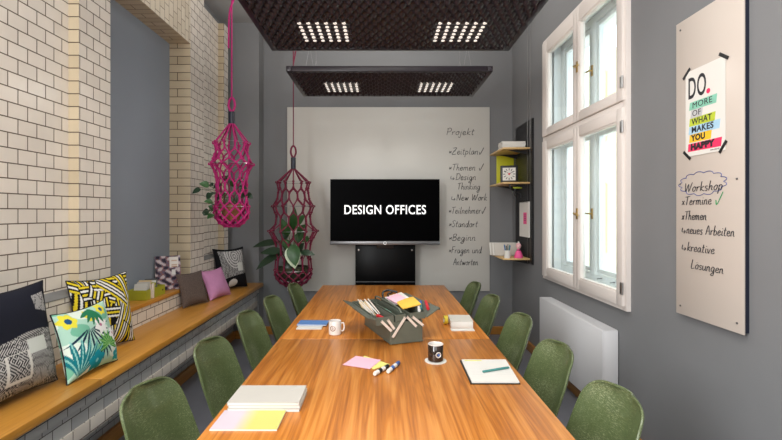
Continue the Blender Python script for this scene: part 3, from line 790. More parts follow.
# ------------------------------------------------------------------ cushions
def segd(u, v, a, b):
    ax, ay = a; bx_, by = b; dx, dy = bx_-ax, by-ay; L = dx*dx+dy*dy
    t = np.clip(((u-ax)*dx+(v-ay)*dy)/L, 0, 1); return np.hypot(u-(ax+t*dx), v-(ay+t*dy)), t
def cushion(name, label, size, thick, paint=None, mat='printed_cloth', n=64, loc=(0, 0, 0), wdir=0, lean=15, group='cushions on the bench', roll=0, back=None, piping=None):
    """stands on its lower edge; width axis at angle wdir in plan, front side to its right hand, leaning backwards"""
    w_, h_ = size
    t = thing(name, label, 'cushion', loc, 0, group)
    lin_ = np.linspace(-1, 1, n+1); U, V = np.meshgrid(lin_, lin_)
    pin = .10
    Xc = U*w_/2*(1-pin*(1-V**2)); Zc = V*h_/2*(1-pin*(1-U**2))
    T = thick/2*np.clip((1-np.abs(U)**2.6), 0, 1)**.55*np.clip((1-np.abs(V)**2.6), 0, 1)**.55
    rs = np.random.RandomState(hash(label) % 1000 if False else len(label)*7)
    wr = np.zeros_like(U)
    for _ in range(9):
        a = rs.uniform(0, PI); f = rs.uniform(2, 6); p = rs.uniform(0, 6); wr += np.sin((U*np.cos(a)+V*np.sin(a))*f+p)*.0016
    T = T + wr*np.clip(T/(thick/2), 0, 1)
    T = T*(1-.12*V)      # filling sinks
    rot = Matrix.Rotation(wdir, 4, 'Z') @ Matrix.Rotation(math.radians(-lean), 4, 'X') @ Matrix.Rotation(roll, 4, 'Y')
    mats = [mat, back or mat]
    me = bpy.data.meshes.new('cover'); nv = (n+1)**2
    F = np.stack([Xc, -T, Zc], -1).reshape(-1, 3); B = np.stack([Xc, T*.8, Zc], -1).reshape(-1, 3)
    verts = np.concatenate([F, B]); R3 = np.array(rot.to_3x3()); verts = verts @ R3.T
    verts[:, 2] += -verts[:, 2].min()
    idx = np.arange(nv).reshape(n+1, n+1)
    q = np.stack([idx[:-1, :-1], idx[:-1, 1:], idx[1:, 1:], idx[1:, :-1]], -1).reshape(-1, 4)
    qb = q[:, ::-1]+nv
    me.from_pydata(verts.tolist(), [], q.tolist()+qb.tolist())
    me.materials.append(M[mats[0]]); me.materials.append(M[mats[1]])
    me.polygons.foreach_set('material_index', [0]*len(q)+[1]*len(qb)); me.polygons.foreach_set('use_smooth', [True]*len(me.polygons))
    if paint is not None:
        col = paint(U, V).reshape(-1, 3); colb = paint(-U, V).reshape(-1, 3)
        cc = np.concatenate([col, colb])/255.; cc = np.where(cc <= .04045, cc/12.92, ((cc+.055)/1.055)**2.4)
        at = me.color_attributes.new('Col', 'FLOAT_COLOR', 'POINT')
        at.data.foreach_set('color', np.concatenate([cc, np.ones((len(cc), 1))], 1).reshape(-1))
    o = bpy.data.objects.new('cover', me); C.objects.link(o); o.parent = t
    # the piped seam
    edge = [(U_, -1) for U_ in lin_[:-1]]+[(1, V_) for V_ in lin_[:-1]]+[(-U_, 1) for U_ in lin_[:-1]]+[(-1, -V_) for V_ in lin_[:-1]]
    zmin = (F @ R3.T)[:, 2].min(); zmin = min(zmin, (B @ R3.T)[:, 2].min())
    pts = []
    for (a, b) in edge[::2]:
        p = Vector((a*w_/2*(1-pin*(1-b*b)), 0, b*h_/2*(1-pin*(1-a*a)))); p = rot.to_3x3() @ p; p.z -= zmin; p.z = max(p.z, .004); pts.append(p)
    mb = MB(piping or mats[0]); mb.tube(pts, .0035, 5, closed=True); ob = mb.build('piping', t)
    if paint is not None and piping is None: ob.data.materials[0] = M['piping']
    return t
def col3(U): return np.zeros(U.shape+(3,))
rs0 = np.random.RandomState(3)
def hashn(a, b, s=0): return np.mod(np.sin(a*127.1+b*311.7+s*74.7)*43758.5453, 1)
def paint_bands(U, V):
    """criss-crossing yellow, white and black bands"""
    c = col3(U); c[:] = (18, 18, 20); rs = np.random.RandomState(5)
    for i in range(30):                       # blocks, each with its own direction
        cx, cy = rs.uniform(-1.1, 1.1, 2); a = rs.uniform(0, PI); L = rs.uniform(.5, .85); W = rs.uniform(.16, .3)
        u = (U-cx)*math.cos(a)+(V-cy)*math.sin(a); v = -(U-cx)*math.sin(a)+(V-cy)*math.cos(a)
        inside = (np.abs(u) < L) & (np.abs(v) < W)
        k = np.floor((v+W)/.105); f = (v+W)/.105-k
        band = inside & (f > .46) & (np.abs(u) < L-.03)
        c[inside] = (18, 18, 20)
        yel = (np.mod(k+i, 2) == 0) if i % 3 else (np.mod(k, 3) == 0)
        c[band & yel] = (224, 200, 44); c[band & ~yel] = (232, 230, 226)
    return c
def paint_tropic(U, V):
    c = col3(U); c[:] = (176, 216, 198); rs = np.random.RandomState(11)
    wv = np.sin(U*5+V*3)+np.sin(V*7-U*2+1); c[wv > .7] = (226, 238, 226); c[wv < -1.0] = (120, 186, 158)
    def leaf(cx, cy, a, L, W, colr, rib=None):
        u = (U-cx)*math.cos(a)+(V-cy)*math.sin(a); v = -(U-cx)*math.sin(a)+(V-cy)*math.cos(a)
        m = (u > 0) & (u < L) & (np.abs(v) < W*np.sin(PI*np.clip(u/L, 0, 1))**.7)
        c[m] = colr
        if rib is not None: c[m & (np.abs(v) < .014)] = rib
    for k in range(9): leaf(-.35+.03*k, .35, -2.6+k*.33, .75, .035, (22, 52, 74))            # dark palm fan
    for k in range(8): leaf(.1, -.1, -1.9+k*.3, .7, .035, (20, 60, 80))
    for k in range(10): leaf(.35, -.35, -.4+k*.42, .48, .06, (78, 148, 72), (150, 196, 120))      # green fan
    for k in range(6): leaf(-.75, -.95, .7+k*.25, 1.1, .07, (20, 118, 128), (150, 210, 200))
    for (x, y, r, cl_) in ((-.2, -.7, .30, (24, 150, 168)), (.75, -.75, .2, (30, 160, 176))):
        for k in range(5): leaf(x, y, k*1.257+.3, r*1.1, r*.45, cl_)
        c[np.hypot(U-x, V-y) < r*.2] = (140, 214, 214)
    for (x, y, r) in ((.25, .35, .3), (.75, -.05, .26)):
        for k in range(6): leaf(x, y, k*1.047+.2, r, r*.30, (244, 242, 240))
        c[np.hypot(U-x, V-y) < r*.18] = (196, 120, 150)
    for (x, y, r) in ((-.75, .72, .26), (.0, .75, .22), (.55, .82, .2)):
        for k in range(6): leaf(x, y, k*1.047, r, r*.4, (232, 222, 70))
        c[np.hypot(U-x, V-y) < r*.35] = (34, 84, 130)
    for k in range(5): leaf(.2, .95, -2.8+k*.4, .6, .06, (40, 120, 84))
    return c
def hatch(U, V, s=19, seed=0):
    a = np.floor(U*s); b = np.floor(V*s*.9); h = hashn(a, b, seed)
    f = np.mod(U*s+V*s*.9*np.where(h > .5, 1, -1), 1)
    return np.where((f < .42)[..., None], np.array((200, 198, 196.)), np.array((22, 22, 28.)))
def paint_patch(U, V):
    c = col3(U); c[:] = (28, 30, 42)
    m = (V < .12+.05*np.sin(U*4)) & (U > -.72); c[m] = hatch(U, V)[m]
    m = np.hypot((U+.62)/.30, (V-.1)/.34) < 1; c[m] = (hatch(U, V, 34, 3)*.8+20)[m]
    m = (np.abs(U-.42) < .2) & (np.abs(V+.12) < .14); c[m] = (206, 210, 204)
    m = (np.abs(U+.02) < .24) & (np.abs(V+.45) < .28); c[m] = (214, 212, 206); m2 = (np.abs(U+.02) < .19) & (np.abs(V+.42) < .24); c[m2] = hatch(U, V, 16, 2)[m2]
    m = (U > .55) & (U < .86) & (V > .55-.4*(U-.55)) & (V < .82); c[m] = (hatch(U, V, 40, 9)*.6+80)[m]
    m = (U > .28) & (V < -.62) & (V > -.95+.3*(U-.3)); c[m] = (hatch(U, V, 40, 5)*.5+95)[m]
    m = (V < -.05) & (U < -.70) & (U > -.75); c[m] = (215, 212, 208)
    return c
def paint_far(U, V):
    c = col3(U); c[:] = (20, 20, 24)
    m = (V > -.42+.12*U) & (U > -.82) & (U < .9) & (V < .9); c[m] = hatch(U, V, 15, 1)[m]
    r = np.hypot(U-.1, V-.6); m2 = m & (np.mod(r*7, 1) < .45) & (r < .7); c[m2] = (206, 204, 202)
    m = (np.abs(U-.42) < .22) & (np.abs(V-.02) < .22); c[m] = (214, 214, 208)
    m = np.hypot((U+.15)/.28, (V+.78)/.2) < 1; c[m] = (206, 204, 200)
    return c
A = lambda x, y: math.atan2(y, x)
ZB = .681
cushion('cushion', 'large navy cushion with black and white hatched patches, nearest the camera', (.58, .51), .19, paint_patch, n=150, loc=(-1.70, 1.95, ZB), wdir=A(.05, 1), lean=9)
cushion('cushion', 'cushion printed with teal and green tropical leaves and flowers', (.375, .355), .15, paint_tropic, n=130, loc=(-1.575, 2.35, ZB), wdir=A(.06, 1), lean=14)
cushion('cushion', 'black cushion with criss-crossing yellow and white bands', (.43, .46), .15, paint_bands, n=150, loc=(-1.735, 2.74, ZB), wdir=A(.10, .40), lean=9)
cushion('cushion', 'brown tweed cushion beside the pink one', (.30, .31), .11, None, 'tweed', n=40, loc=(-1.74, 4.05, ZB), wdir=A(.12, .30), lean=16)
cushion('cushion', 'plain pink cushion on the bench', (.37, .30), .12, None, 'pink_cloth', n=40, loc=(-1.665, 4.42, ZB), wdir=A(.08, .4), lean=22)
cushion('cushion', 'black and white patterned cushion at the far bench end', (.41, .46), .16, paint_far, n=110, loc=(-1.69, 4.92, ZB), wdir=A(.15, .24), lean=10)

# ------------------------------------------------------------------ niche sill things
tr = thing('card_tray', 'olive green open tray standing on the niche sill', 'tray', (-1.915, 3.59, .843))
mb = MB('olive_plastic'); mb.box(-.075, .075, -.15, .15, 0, .004)
for a in ((-.075, -.071, -.15, .15), (.071, .075, -.15, .15), (-.071, .071, -.15, -.146), (-.071, .071, .146, .15)): mb.box(a[0], a[1], a[2], a[3], .004, .078)
mb.build('tray_box', tr)
mb = MB('ink'); mb.lathe([(0, 0), (.008, 0), (.008, .001), (0, .001)], 10, mat=frame4((.0752, .11, .04), (0, 1, 0), (0, 0, 1))); mb.build('grip_hole', tr)
rs = random.Random(4)
for k in range(7):
    mm = ['paper_grey', 'cover_sand', 'birch', 'olive_plastic', 'paper', 'grey_metal', 'cover_sand'][k]
    c_ = MB(mm); c_.box(-.052, .052, -.0015, .0015, 0, .118+.01*(k % 3), mat=Matrix.Translation((rs.uniform(-.01, .01), -.10+k*.026, .006)) @ Matrix.Rotation(-.35, 4, 'X') @ Matrix.Rotation(rs.uniform(-.08, .08), 4, 'Y'))
    o = c_.build('card'); o.location = (-1.915, 3.59, .843)
    tag(o, 'upright %s card in the olive tray, %s from the front' % (['grey', 'sand', 'tan', 'green', 'white', 'silver', 'cream'][k], ['first', 'second', 'third', 'fourth', 'fifth', 'sixth', 'last'][k]), 'card', 'cards in the olive tray')
pg = MB('pale_arm'); pg.box(-.009, .0, -.012, .012, -.01, .10, bev=.001); pg.box(.006, .014, -.012, .012, -.01, .11, bev=.001); pg.tube([(-.006, 0, .05), (.012, 0, .05)], .006, 8)
o = pg.build('clothes_peg'); o.location = (-1.8365, 3.52, .856); tag(o, 'pale wooden peg clipped over the olive tray rim', 'peg')
mg = thing('magazine', 'magazine with photo cover leaning in the niche beside the pier', 'magazine', (-1.905, 3.93, .843), A(.15, .12))
n = 40; lin_ = np.linspace(-1, 1, n+1); U, V = np.meshgrid(lin_, lin_)
def paint_mag(U, V):
    c = col3(U); c[:] = (106, 92, 110)
    f = np.sin(U*9+np.sin(V*11)*1.6)+np.sin(V*15+U*5+1.2); c[f > .6] = (196, 184, 188); c[f < -.7] = (44, 38, 54); c[(f > 0) & (f < .25)] = (150, 96, 84)
    m = (U > .15) & (U < .85) & (V > .35) & (V < .95); c[m] = (226, 222, 218); c[m & (np.mod(V*9, 1) < .4) & (U > .3) & (U < .72) & (V < .8)] = (188, 150, 120)
    m = (U > .25) & (U < .6) & (V > -.1) & (V < .2); c[m] = (220, 218, 216)
    return c
me = bpy.data.meshes.new('front_cover'); P_ = np.stack([U*.105, np.zeros_like(U)-.0042, V*.15+.15], -1).reshape(-1, 3)
idx = np.arange((n+1)**2).reshape(n+1, n+1); q = np.stack([idx[:-1, :-1], idx[:-1, 1:], idx[1:, 1:], idx[1:, :-1]], -1).reshape(-1, 4)
RX = Matrix.Translation((0, -.02, .002)) @ Matrix.Rotation(math.radians(-9), 4, 'X')
me.from_pydata(P_.tolist(), [], q.tolist()); me.transform(RX); me.materials.append(M['printed_paper'])
cc = paint_mag(U, V).reshape(-1, 3)/255.; cc = np.where(cc <= .04045, cc/12.92, ((cc+.055)/1.055)**2.4)
at = me.color_attributes.new('Col', 'FLOAT_COLOR', 'POINT'); at.data.foreach_set('color', np.concatenate([cc, np.ones((len(cc), 1))], 1).reshape(-1))
o = bpy.data.objects.new('front_cover', me); C.objects.link(o); o.parent = mg
MB('paper').box(-.105, .105, -.004, .004, 0, .30, mat=RX).build('pages', mg)

# ------------------------------------------------------------------ hanging planters
def leafmesh(mb, base_, tip, width, up, mi=0, fold=.25, droop=.15):
    b = Vector(base_); t = Vector(tip); ax = t-b; L = ax.length; ax.normalize()
    upv = Vector(up); side = ax.cross(upv).normalized(); nr = side.cross(ax)
    nL = 7; rows = []
    for i in range(nL+1):
        f = i/nL; wd = width*.5*(math.sin(PI*min(1, f**.75)))**.8 if 0 < f < 1 else .0015
        c0 = b+ax*L*f-nr*droop*L*f*f+nr*.06*L*math.sin(PI*f)
        rows.append([mb.bm.verts.new(c0+side*wd*a+nr*fold*wd*abs(a)) for a in (-1, -.5, 0, .5, 1)])
    for A_, B_ in zip(rows[:-1], rows[1:]):
        for k in range(4): mb.face([A_[k], A_[k+1], B_[k+1], B_[k]], mi)
def planter(label, loc, rope, levels, hoops, sleeve, bowl, r_s, nn=10, potlabel='', plant=None, seed=1):
    """loc = centre under the ceiling; levels [(z, r, phase)] joined by diagonals or straight cords; all z are world heights"""
    t = thing('macrame_hanger', label, 'plant hanger', (loc[0], loc[1], 0), group='knotted rope plant hangers')
    rnd = random.Random(seed)
    zt, zb_ = sleeve
    mb = MB(rope); mb.tube([(0, 0, zt+.13), (0, 0, ZC-.005)], r_s*.9, 6)
    loop = [(.0, 0, zt), (-.028, 0, zt+.05), (-.022, 0, zt+.105), (0, 0, zt+.13), (.022, 0, zt+.105), (.028, 0, zt+.05)]
    mb.tube(smooth_path(loop, 4, True), r_s*1.5, 6, closed=True)
    z0 = ZC-.03
    if rope == 'magenta_rope':
        mb.tube(smooth_path([(0, 0, z0), (-.02, 0, z0-.12), (.03, .0, z0-.25), (-.02, 0, z0-.42), (-.03, 0, z0-.75)], 5), r_s*1.2, 6)
    else:
        mb.tube(smooth_path([(0, 0, z0), (.03, 0, z0-.1), (.035, 0, z0-.4), (.0, 0, z0-.62)], 5), r_s*1.2, 6)
    mb.build('suspension_rope', t)
    MB('board_back').lathe([(0, zb_), (.028, zb_), (.028, zt), (0, zt)], 16).build('sleeve', t)
    mb = MB(rope)
    th = lambda k, ph: 2*PI*(k+ph)/nn+.2
    def pt(lv, k): z, r, ph = lv; return Vector((r*math.cos(th(k, ph)), r*math.sin(th(k, ph)), z))
    top = levels[0]
    for k in range(nn):
        mb.tube([(.012*math.cos(th(k, 0)), .012*math.sin(th(k, 0)), zb_+.01), pt(top, k)], r_s, 6)
    def knot(p, r):
        rot = Matrix.Translation(p); mb.lathe([(0, -r), (r*.8, -r*.6), (r, 0), (r*.8, r*.6), (0, r)], 6, mat=rot)
    for A_, B_ in zip(levels[:-1], levels[1:]):
        for k in range(nn):
            if A_[2] == B_[2]:
                mb.tube([pt(A_, k), pt(B_, k)], r_s*1.35, 6)
            else:
                o_ = 0 if A_[2] == 0 else 1
                mb.tube([pt(A_, k), pt(B_, k)], r_s, 6)
                mb.tube([pt(A_, k), pt(B_, k-1 if A_[2] == 0 else k+1)], r_s, 6)
    for lv in levels:
        for k in range(nn): knot(pt(lv, k), r_s*2.0)
    # bowl net below the last level
    zl, rl, phl = levels[-1]; rows = bowl
    prev = levels[-1]
    for i, (z, r) in enumerate(rows):
        lv = (z, r, .5 if prev[2] == 0 else 0)
        for k in range(nn):
            mb.tube([pt(prev, k), pt(lv, k)], r_s*1.2, 6); mb.tube([pt(prev, k), pt(lv, k-1 if prev[2] == 0 else k+1)], r_s*1.2, 6); knot(pt(lv, k), r_s*2)
        prev = lv
    mb.lathe([(0, prev[0]-.008), (prev[1]+.01, prev[0]-.004), (prev[1]+.01, prev[0]+.006), (0, prev[0]+.01)], 12)
    net = mb.build('rope_net', t)
    for (z, r) in hoops:
        h = MB('steel'); h.tube([((r+.004)*math.cos(2*PI*k/32), (r+.004)*math.sin(2*PI*k/32), z) for k in range(32)], .0028, 5, closed=True); h.build('hoop', t)
        for k in range(nn):
            k2 = MB(rope)
            a = th(k, 0); k2.tube([((r-.02)*math.cos(a), (r-.02)*math.sin(a), z), ((r+.016)*math.cos(a), (r+.016)*math.sin(a), z)], r_s*1.7, 6)
            k2.build('hoop_knot', net)
    return t
# magenta hanger beside the brick piers
mx_, my_ = -1.39, 4.08
planter('bright magenta rope plant hanger in front of the brick pier', (mx_, my_), 'magenta_rope',
        [(2.17, .155, 0), (2.11, .138, 0), (2.06, .150, .5), (2.02, .165, .5), (1.975, .19, 0), (1.90, .150, .5), (1.85, .138, .5), (1.79, .135, 0), (1.735, .133, 0), (1.68, .138, .5), (1.63, .14, .5), (1.585, .15, 0)],
        [(2.17, .155), (1.975, .19), (1.585, .15)], (2.46, 2.35), [(1.53, .155), (1.48, .142), (1.435, .11), (1.405, .065)], .0075, nn=10, seed=3)
pt_ = thing('potted_plant', 'leafy trailing plant in a small pot inside the magenta hanger', 'plant', (mx_, my_, 1.455))
MB('terracotta').lathe([(0, 0), (.06, 0), (.105, .13), (.112, .13), (.112, .15), (.1, .15), (.098, .13), (0, .12)], 20).build('pot', pt_)
mb = MB('stem_green'); ml = MB(['leaf_green', 'leaf_dark']); rnd = random.Random(5)
for k in range(30):
    a = rnd.uniform(0, 2*PI); r = rnd.uniform(.05, .15); zz = rnd.uniform(.15, .42)
    if k < 12: a = rnd.uniform(PI*.8, PI*1.35); r = rnd.uniform(.15, .27); zz = rnd.uniform(.05, .33)
    p0 = Vector((.03*math.cos(a), .03*math.sin(a), .12)); p2 = Vector((r*math.cos(a), r*math.sin(a), zz)); p1 = (p0+p2)/2+Vector((0, 0, .05))
    mb.tube(smooth_path([p0, p1, p2], 3), .0022, 4)
    d = Vector((math.cos(a+rnd.uniform(-.9, .9)), math.sin(a+rnd.uniform(-.9, .9)), rnd.uniform(-.8, .4))).normalized()
    leafmesh(ml, p2, p2+d*rnd.uniform(.06, .10), rnd.uniform(.045, .07), (d.y*.3, -1, .5), mi=rnd.randint(0, 1))
mb.build('stems', pt_); ml.build('foliage', pt_, recalc=False)
# burgundy hanger
bx_, by_ = -.985, 4.90
planter('dark red rope plant hanger in front of the whiteboard edge', (bx_, by_), 'burgundy_rope',
        [(1.865, .18, 0), (1.80, .165, 0), (1.75, .17, .5), (1.68, .18, .5), (1.60, .225, 0), (1.53, .20, 0), (1.48, .19, .5), (1.40, .20, .5), (1.325, .265, 0), (1.25, .225, 0), (1.18, .195, .5), (1.08, .185, .5), (1.01, .19, 0), (.895, .20, 0)],
        [(1.865, .18), (1.60, .225), (1.325, .265), (.895, .20)], (2.14, 2.01), [(.85, .205), (.80, .185), (.755, .145), (.72, .09)], .007, nn=12, seed=9)
p2_ = thing('potted_plant', 'large leaved plant in the dark red hanger, one leaf pale edged', 'plant', (bx_, by_, .78))
MB('plastic_pot').lathe([(0, 0), (.10, 0), (.17, .10), (.178, .15), (.165, .15), (.16, .13), (0, .12)], 22).build('pot', p2_)
mb = MB('stem_green'); ml = MB(['leaf_green', 'leaf_dark', 'leaf_pale'])
spec = [((-.10, -.10, .33), (-.34, -.12, .32), .10, 1), ((-.12, -.08, .30), (-.42, -.05, .13), .10, 1), ((-.16, .02, .42), (-.46, .0, .38), .09, 1), ((.02, -.17, .40), (.06, -.24, .16), .17, 2),
        ((.03, -.18, .41), (.07, -.25, .19), .145, 0), ((.10, -.12, .32), (.26, -.14, .30), .08, 1), ((-.04, -.05, .5), (-.10, -.14, .68), .10, 0), ((.05, .0, .5), (.14, -.08, .62), .10, 0),
        ((0, .05, .55), (.02, -.06, .80), .11, 0), ((-.08, .05, .45), (-.16, .0, .58), .09, 1), ((.1, .05, .45), (.17, .0, .44), .1, 0), ((-.05, -.1, .25), (-.02, -.17, .12), .1, 1),
        ((.02, 0, .6), (.12, .02, .73), .10, 0), ((-.02, 0, .35), (-.12, -.1, .45), .11, 0), ((.06, -.06, .3), (.13, -.12, .42), .1, 1), ((0, .1, .4), (.08, .16, .55), .1, 0), ((-.05, .1, .3), (-.14, .17, .45), .1, 1)]
for (b_, t_, wd, mi) in spec:
    if not (mi == 0 and wd == .145):
        mb.tube(smooth_path([(b_[0]*.1, b_[1]*.1, .12), (b_[0]*.6, b_[1]*.6, b_[2]*.7+.04), b_], 4), .004, 5)
    dirr = Vector(t_)-Vector(b_)
    leafmesh(ml, b_, t_, wd, (0, -.8, .6) if abs(dirr.z) < abs(dirr.x)+.05 else (0, -1, .2), mi=mi, droop=.1, fold=.15)
mb.build('stems', p2_); ml.build('foliage', p2_, recalc=False)

# ------------------------------------------------------------------ things on the table
TZ = .7405
def tp(px, py, z=.74):
    s = (py-212.5)/(1.53-z); return Vector(((px-382)/s, 441/s))
def slab(name, label, cat, corners, z, th, mat, group=None, edge=None, parent=None, inset=.0, ztop=None):
    """corners: plan points; builds a flat slab"""
    c = sum(corners, Vector((0, 0)))/len(corners)
    t = parent or thing(name, label, cat, (c.x, c.y, z), 0, group)
    mb = MB(edge or mat); mb.prism([((p-c).x*(1-inset), (p-c).y*(1-inset), 0) for p in corners], (0, 0, th)); mb.build('sheet' if not edge else 'pages', t)
    return t, c
def rect(cx, cy, w_, h_, a):
    R = Matrix.Rotation(a, 2); return [Vector((cx, cy))+R @ Vector(p) for p in ((-w_/2, -h_/2), (w_/2, -h_/2), (w_/2, h_/2), (-w_/2, h_/2))]
def book(name, label, cat, cx, cy, w_, h_, a, z, th, cover, group=None, ct=.0016):
    t = thing(name, label, cat, (cx, cy, z), a, group)
    MB('paper').box(-w_/2+.002, w_/2-.002, -h_/2+.002, h_/2-.002, ct, th-ct).build('pages', t)
    mb = MB(cover); mb.box(-w_/2, w_/2, -h_/2, h_/2, 0, ct); mb.box(-w_/2, w_/2, -h_/2, h_/2, th-ct, th); mb.box(-w_/2, -w_/2+.0015, -h_/2, h_/2, ct, th-ct); mb.build('cover', t)
    return t
# three pale notebooks stacked at the near left
for i, (dx, dy) in enumerate(((0, 0), (.002, .003), (-.001, .0))):
    nbk = book('notebook', ['lowest', 'middle', 'topmost'][i]+' pale grey notebook of the near stack', 'notebook', -.47+dx, 1.833+dy, .285, .175, math.radians(0), TZ+.0125*i, .012, 'cover_sand', 'pale notebooks in the near stack')
    if i == 2:
        mb = MB('light_grey'); mb.tube(smooth_path([(.09, .03, .0122), (.10, .045, .0122), (.11, .05, .0122), (.105, .06, .0122), (.12, .07, .0122)], 3), .0008, 4); mb.build('emblem', nbk)
# printed brochure in front: lilac running to yellow
br_ = thing('brochure', 'lilac and yellow printed brochure nearest the camera', 'brochure', (-.502, 1.672, TZ), math.radians(0))
MB('paper').box(-.122, .122, -.078, .078, 0, .005).build('pages', br_)
n = 24; lin_ = np.linspace(-1, 1, n+1); U, V = np.meshgrid(lin_, lin_)
me = bpy.data.meshes.new('front_cover'); P_ = np.stack([U*.122, V*.078, np.zeros_like(U)+.0055], -1).reshape(-1, 3); idx = np.arange((n+1)**2).reshape(n+1, n+1)
q = np.stack([idx[:-1, :-1], idx[:-1, 1:], idx[1:, 1:], idx[1:, :-1]], -1).reshape(-1, 4); me.from_pydata(P_.tolist(), [], q.tolist()); me.materials.append(M['printed_paper'])
k_ = np.clip((U+.35)/.5, 0, 1)[..., None]; cc = (np.array((210, 196, 206.))*(1-k_)+np.array((208, 206, 118.))*k_).reshape(-1, 3)/255.; cc = np.where(cc <= .04045, cc/12.92, ((cc+.055)/1.055)**2.4)
at = me.color_attributes.new('Col', 'FLOAT_COLOR', 'POINT'); at.data.foreach_set('color', np.concatenate([cc, np.ones((len(cc), 1))], 1).reshape(-1))
o = bpy.data.objects.new('front_cover', me); C.objects.link(o); o.parent = br_
# loose papers
P1 = [tp(342.5, 365.4), tp(356, 356.5), tp(381, 360.6), tp(370, 369.6)]; P2 = [tp(359, 360), tp(364.5, 356), tp(390, 364.6), tp(373.4, 369.6)]
slab('paper_sheet', 'yellow-green paper card lying under the pink one', 'paper', P2, TZ, .0015, 'yellow_paper')
slab('paper_sheet', 'pink paper card lying on the table middle', 'paper', P1, TZ+.002, .0015, 'pink_paper')
def marker(label, a, b, cap, z=TZ, r=.0105, body='paper', group='board markers lying on the table', cat='marker'):
    d = Vector(b)-Vector(a); L = d.length; c = (Vector(a)+Vector(b))/2
    t = thing('marker_pen', label, cat, (c.x, c.y, z+r), math.atan2(d.y, d.x), group)
    Ry = Matrix.Rotation(PI/2, 4, 'Y')
    MB(body).lathe([(0, -L*.5), (r*.85, -L*.5), (r, -L*.46), (r, L*.18), (0, L*.18)], 14, mat=Ry).build('barrel', t)
    MB(cap).lathe([(0, L*.181), (r*.97, L*.181), (r*.94, L*.46), (r*.5, L*.5), (0, L*.5)], 14, mat=Ry).build('cap', t)
    MB(cap).lathe([(r*1.03, -L*.25), (r*1.03, -L*.05)], 14, mat=Ry).build('label_band', t)
    return t
marker('white marker pen with black cap, left of the pair', tp(374.5, 376.2), tp(388.5, 367.8), 'black_metal')
marker('white marker pen with blue cap, right of the pair', tp(388, 373.8), tp(399, 364.3), 'blue_plastic')
def mug(label, x, y, mat, rz, logo, h=.088, r=.041):
    t = thing('mug', label, 'mug', (x, y, TZ), rz)
    MB([mat, 'mug_white']).lathe([(0, 0), (r-.004, 0), (r, .004), (r, h-.002), (r-.0015, h), (r-.0035, h-.002), (r-.0035, .008), (0, .006)], 28).build('body', t)
    mb = MB(mat); mb.tube(smooth_path([(r-.002, 0, h*.78), (r+.013, 0, h*.80), (r+.019, 0, h*.5), (r+.012, 0, h*.24), (r-.002, 0, h*.22)], 5), .0052, 8); mb.build('handle', t)
    lg = MB(logo)
    for k in range(20): pass
    return t
m1 = mug('white mug with brown round emblem beside the toolbox', -.305, 2.865, 'mug_white', math.radians(10), 'ink')
def on_mug(t, ang, mat, r=.041, rr=.016, z=.045, ring=True, name='emblem'):
    mb = MB(mat); pts = []
    for k in range(22):
        a = 2*PI*k/22; th = ang+rr*math.cos(a)/r; pts.append(((r+.0006)*math.cos(th), (r+.0006)*math.sin(th), z+rr*math.sin(a)))
    mb.tube(pts, .0022, 4, closed=True)
    for dz in (-.006, 0, .006):
        mb.tube([((r+.0006)*math.cos(ang+s*.16), (r+.0006)*math.sin(ang+s*.16), z+dz) for s in (-1, -.5, 0, .5, 1)], .0014, 4)
    o = mb.build(name, t); return o
on_mug(m1, math.radians(-115), 'terracotta')
cs = MB('paper'); cs.lathe([(0, 0), (.058, 0), (.058, .003), (0, .003)], 32); o = cs.build('coaster'); o.location = (.285, 2.345, TZ); tag(o, 'round white coaster under the black mug', 'coaster')
m2 = mug('glossy black mug with white and blue badge on a coaster', .285, 2.345, 'mug_dark', math.radians(70), 'paper'); m2.location.z = TZ+.0035
on_mug(m2, math.radians(-145), 'mug_white', rr=.013, z=.04)
mb = MB('blue_plastic'); th = math.radians(-145)
mb.lathe([(0, 0), (.007, 0), (.007, .001), (0, .001)], 12, mat=frame4((.0418*math.cos(th), .0418*math.sin(th), .04), (-math.sin(th), math.cos(th), 0), (0, 0, 1))); mb.build('badge_centre', m2)
MB('mug_white').lathe([(.0405, .086), (.0412, .0885), (.0395, .0895), (.0375, .0885), (.0370, .070), (.0372, .012), (0, .009)], 28).build('inner_glaze', m2)
# open notebook with pen
c4 = [tp(470.6, 384.6), tp(520.5, 384.6), tp(506, 360.9), tp(459.8, 360.9)]
cc_ = sum(c4, Vector((0, 0)))/4; ob_ = thing('notebook', 'open white notebook with black cover edge and yellow strip at the right', 'notebook', (cc_.x, cc_.y, TZ))
mb = MB('black_metal'); mb.prism([((p-cc_).x, (p-cc_).y, 0) for p in c4], (0, 0, .003)); mb.build('cover', ob_)
mb = MB('paper'); mb.prism([((p-cc_).x*.955+.003, (p-cc_).y*.955+.003, .003) for p in c4], (0, 0, .006)); mb.build('pages', ob_)
q0 = c4[3]-cc_; mb = MB('yellow_paper'); mb.box(q0.x*.95+.015, q0.x*.95+.105, q0.y*.95-.022, q0.y*.95-.008, .0091, .0098); mb.build('highlight', ob_)
mb = MB('light_grey')
for k in range(6): mb.box(-.09, .10, -.06+k*.02, -.0593+k*.02, .0091, .0094)
mb.build('ruling', ob_)
a_, b_ = tp(481, 375.2), tp(510.5, 370.3); d = b_-a_
pn = thing('pen', 'teal green pen lying on the open notebook', 'pen', ((a_+b_).x/2, (a_+b_).y/2, TZ+.0155), math.atan2(d.y, d.x))
Ry = Matrix.Rotation(PI/2, 4, 'Y'); L = .155
MB('teal_plastic').lathe([(0, -L/2), (.0055, -L/2+.001), (.0055, L*.3), (0, L*.3)], 12, mat=Ry).build('barrel', pn)
MB('teal_plastic').lathe([(.0058, L*.05), (.0058, L/2-.006), (.004, L/2), (0, L/2)], 12, mat=Ry).build('cap', pn)
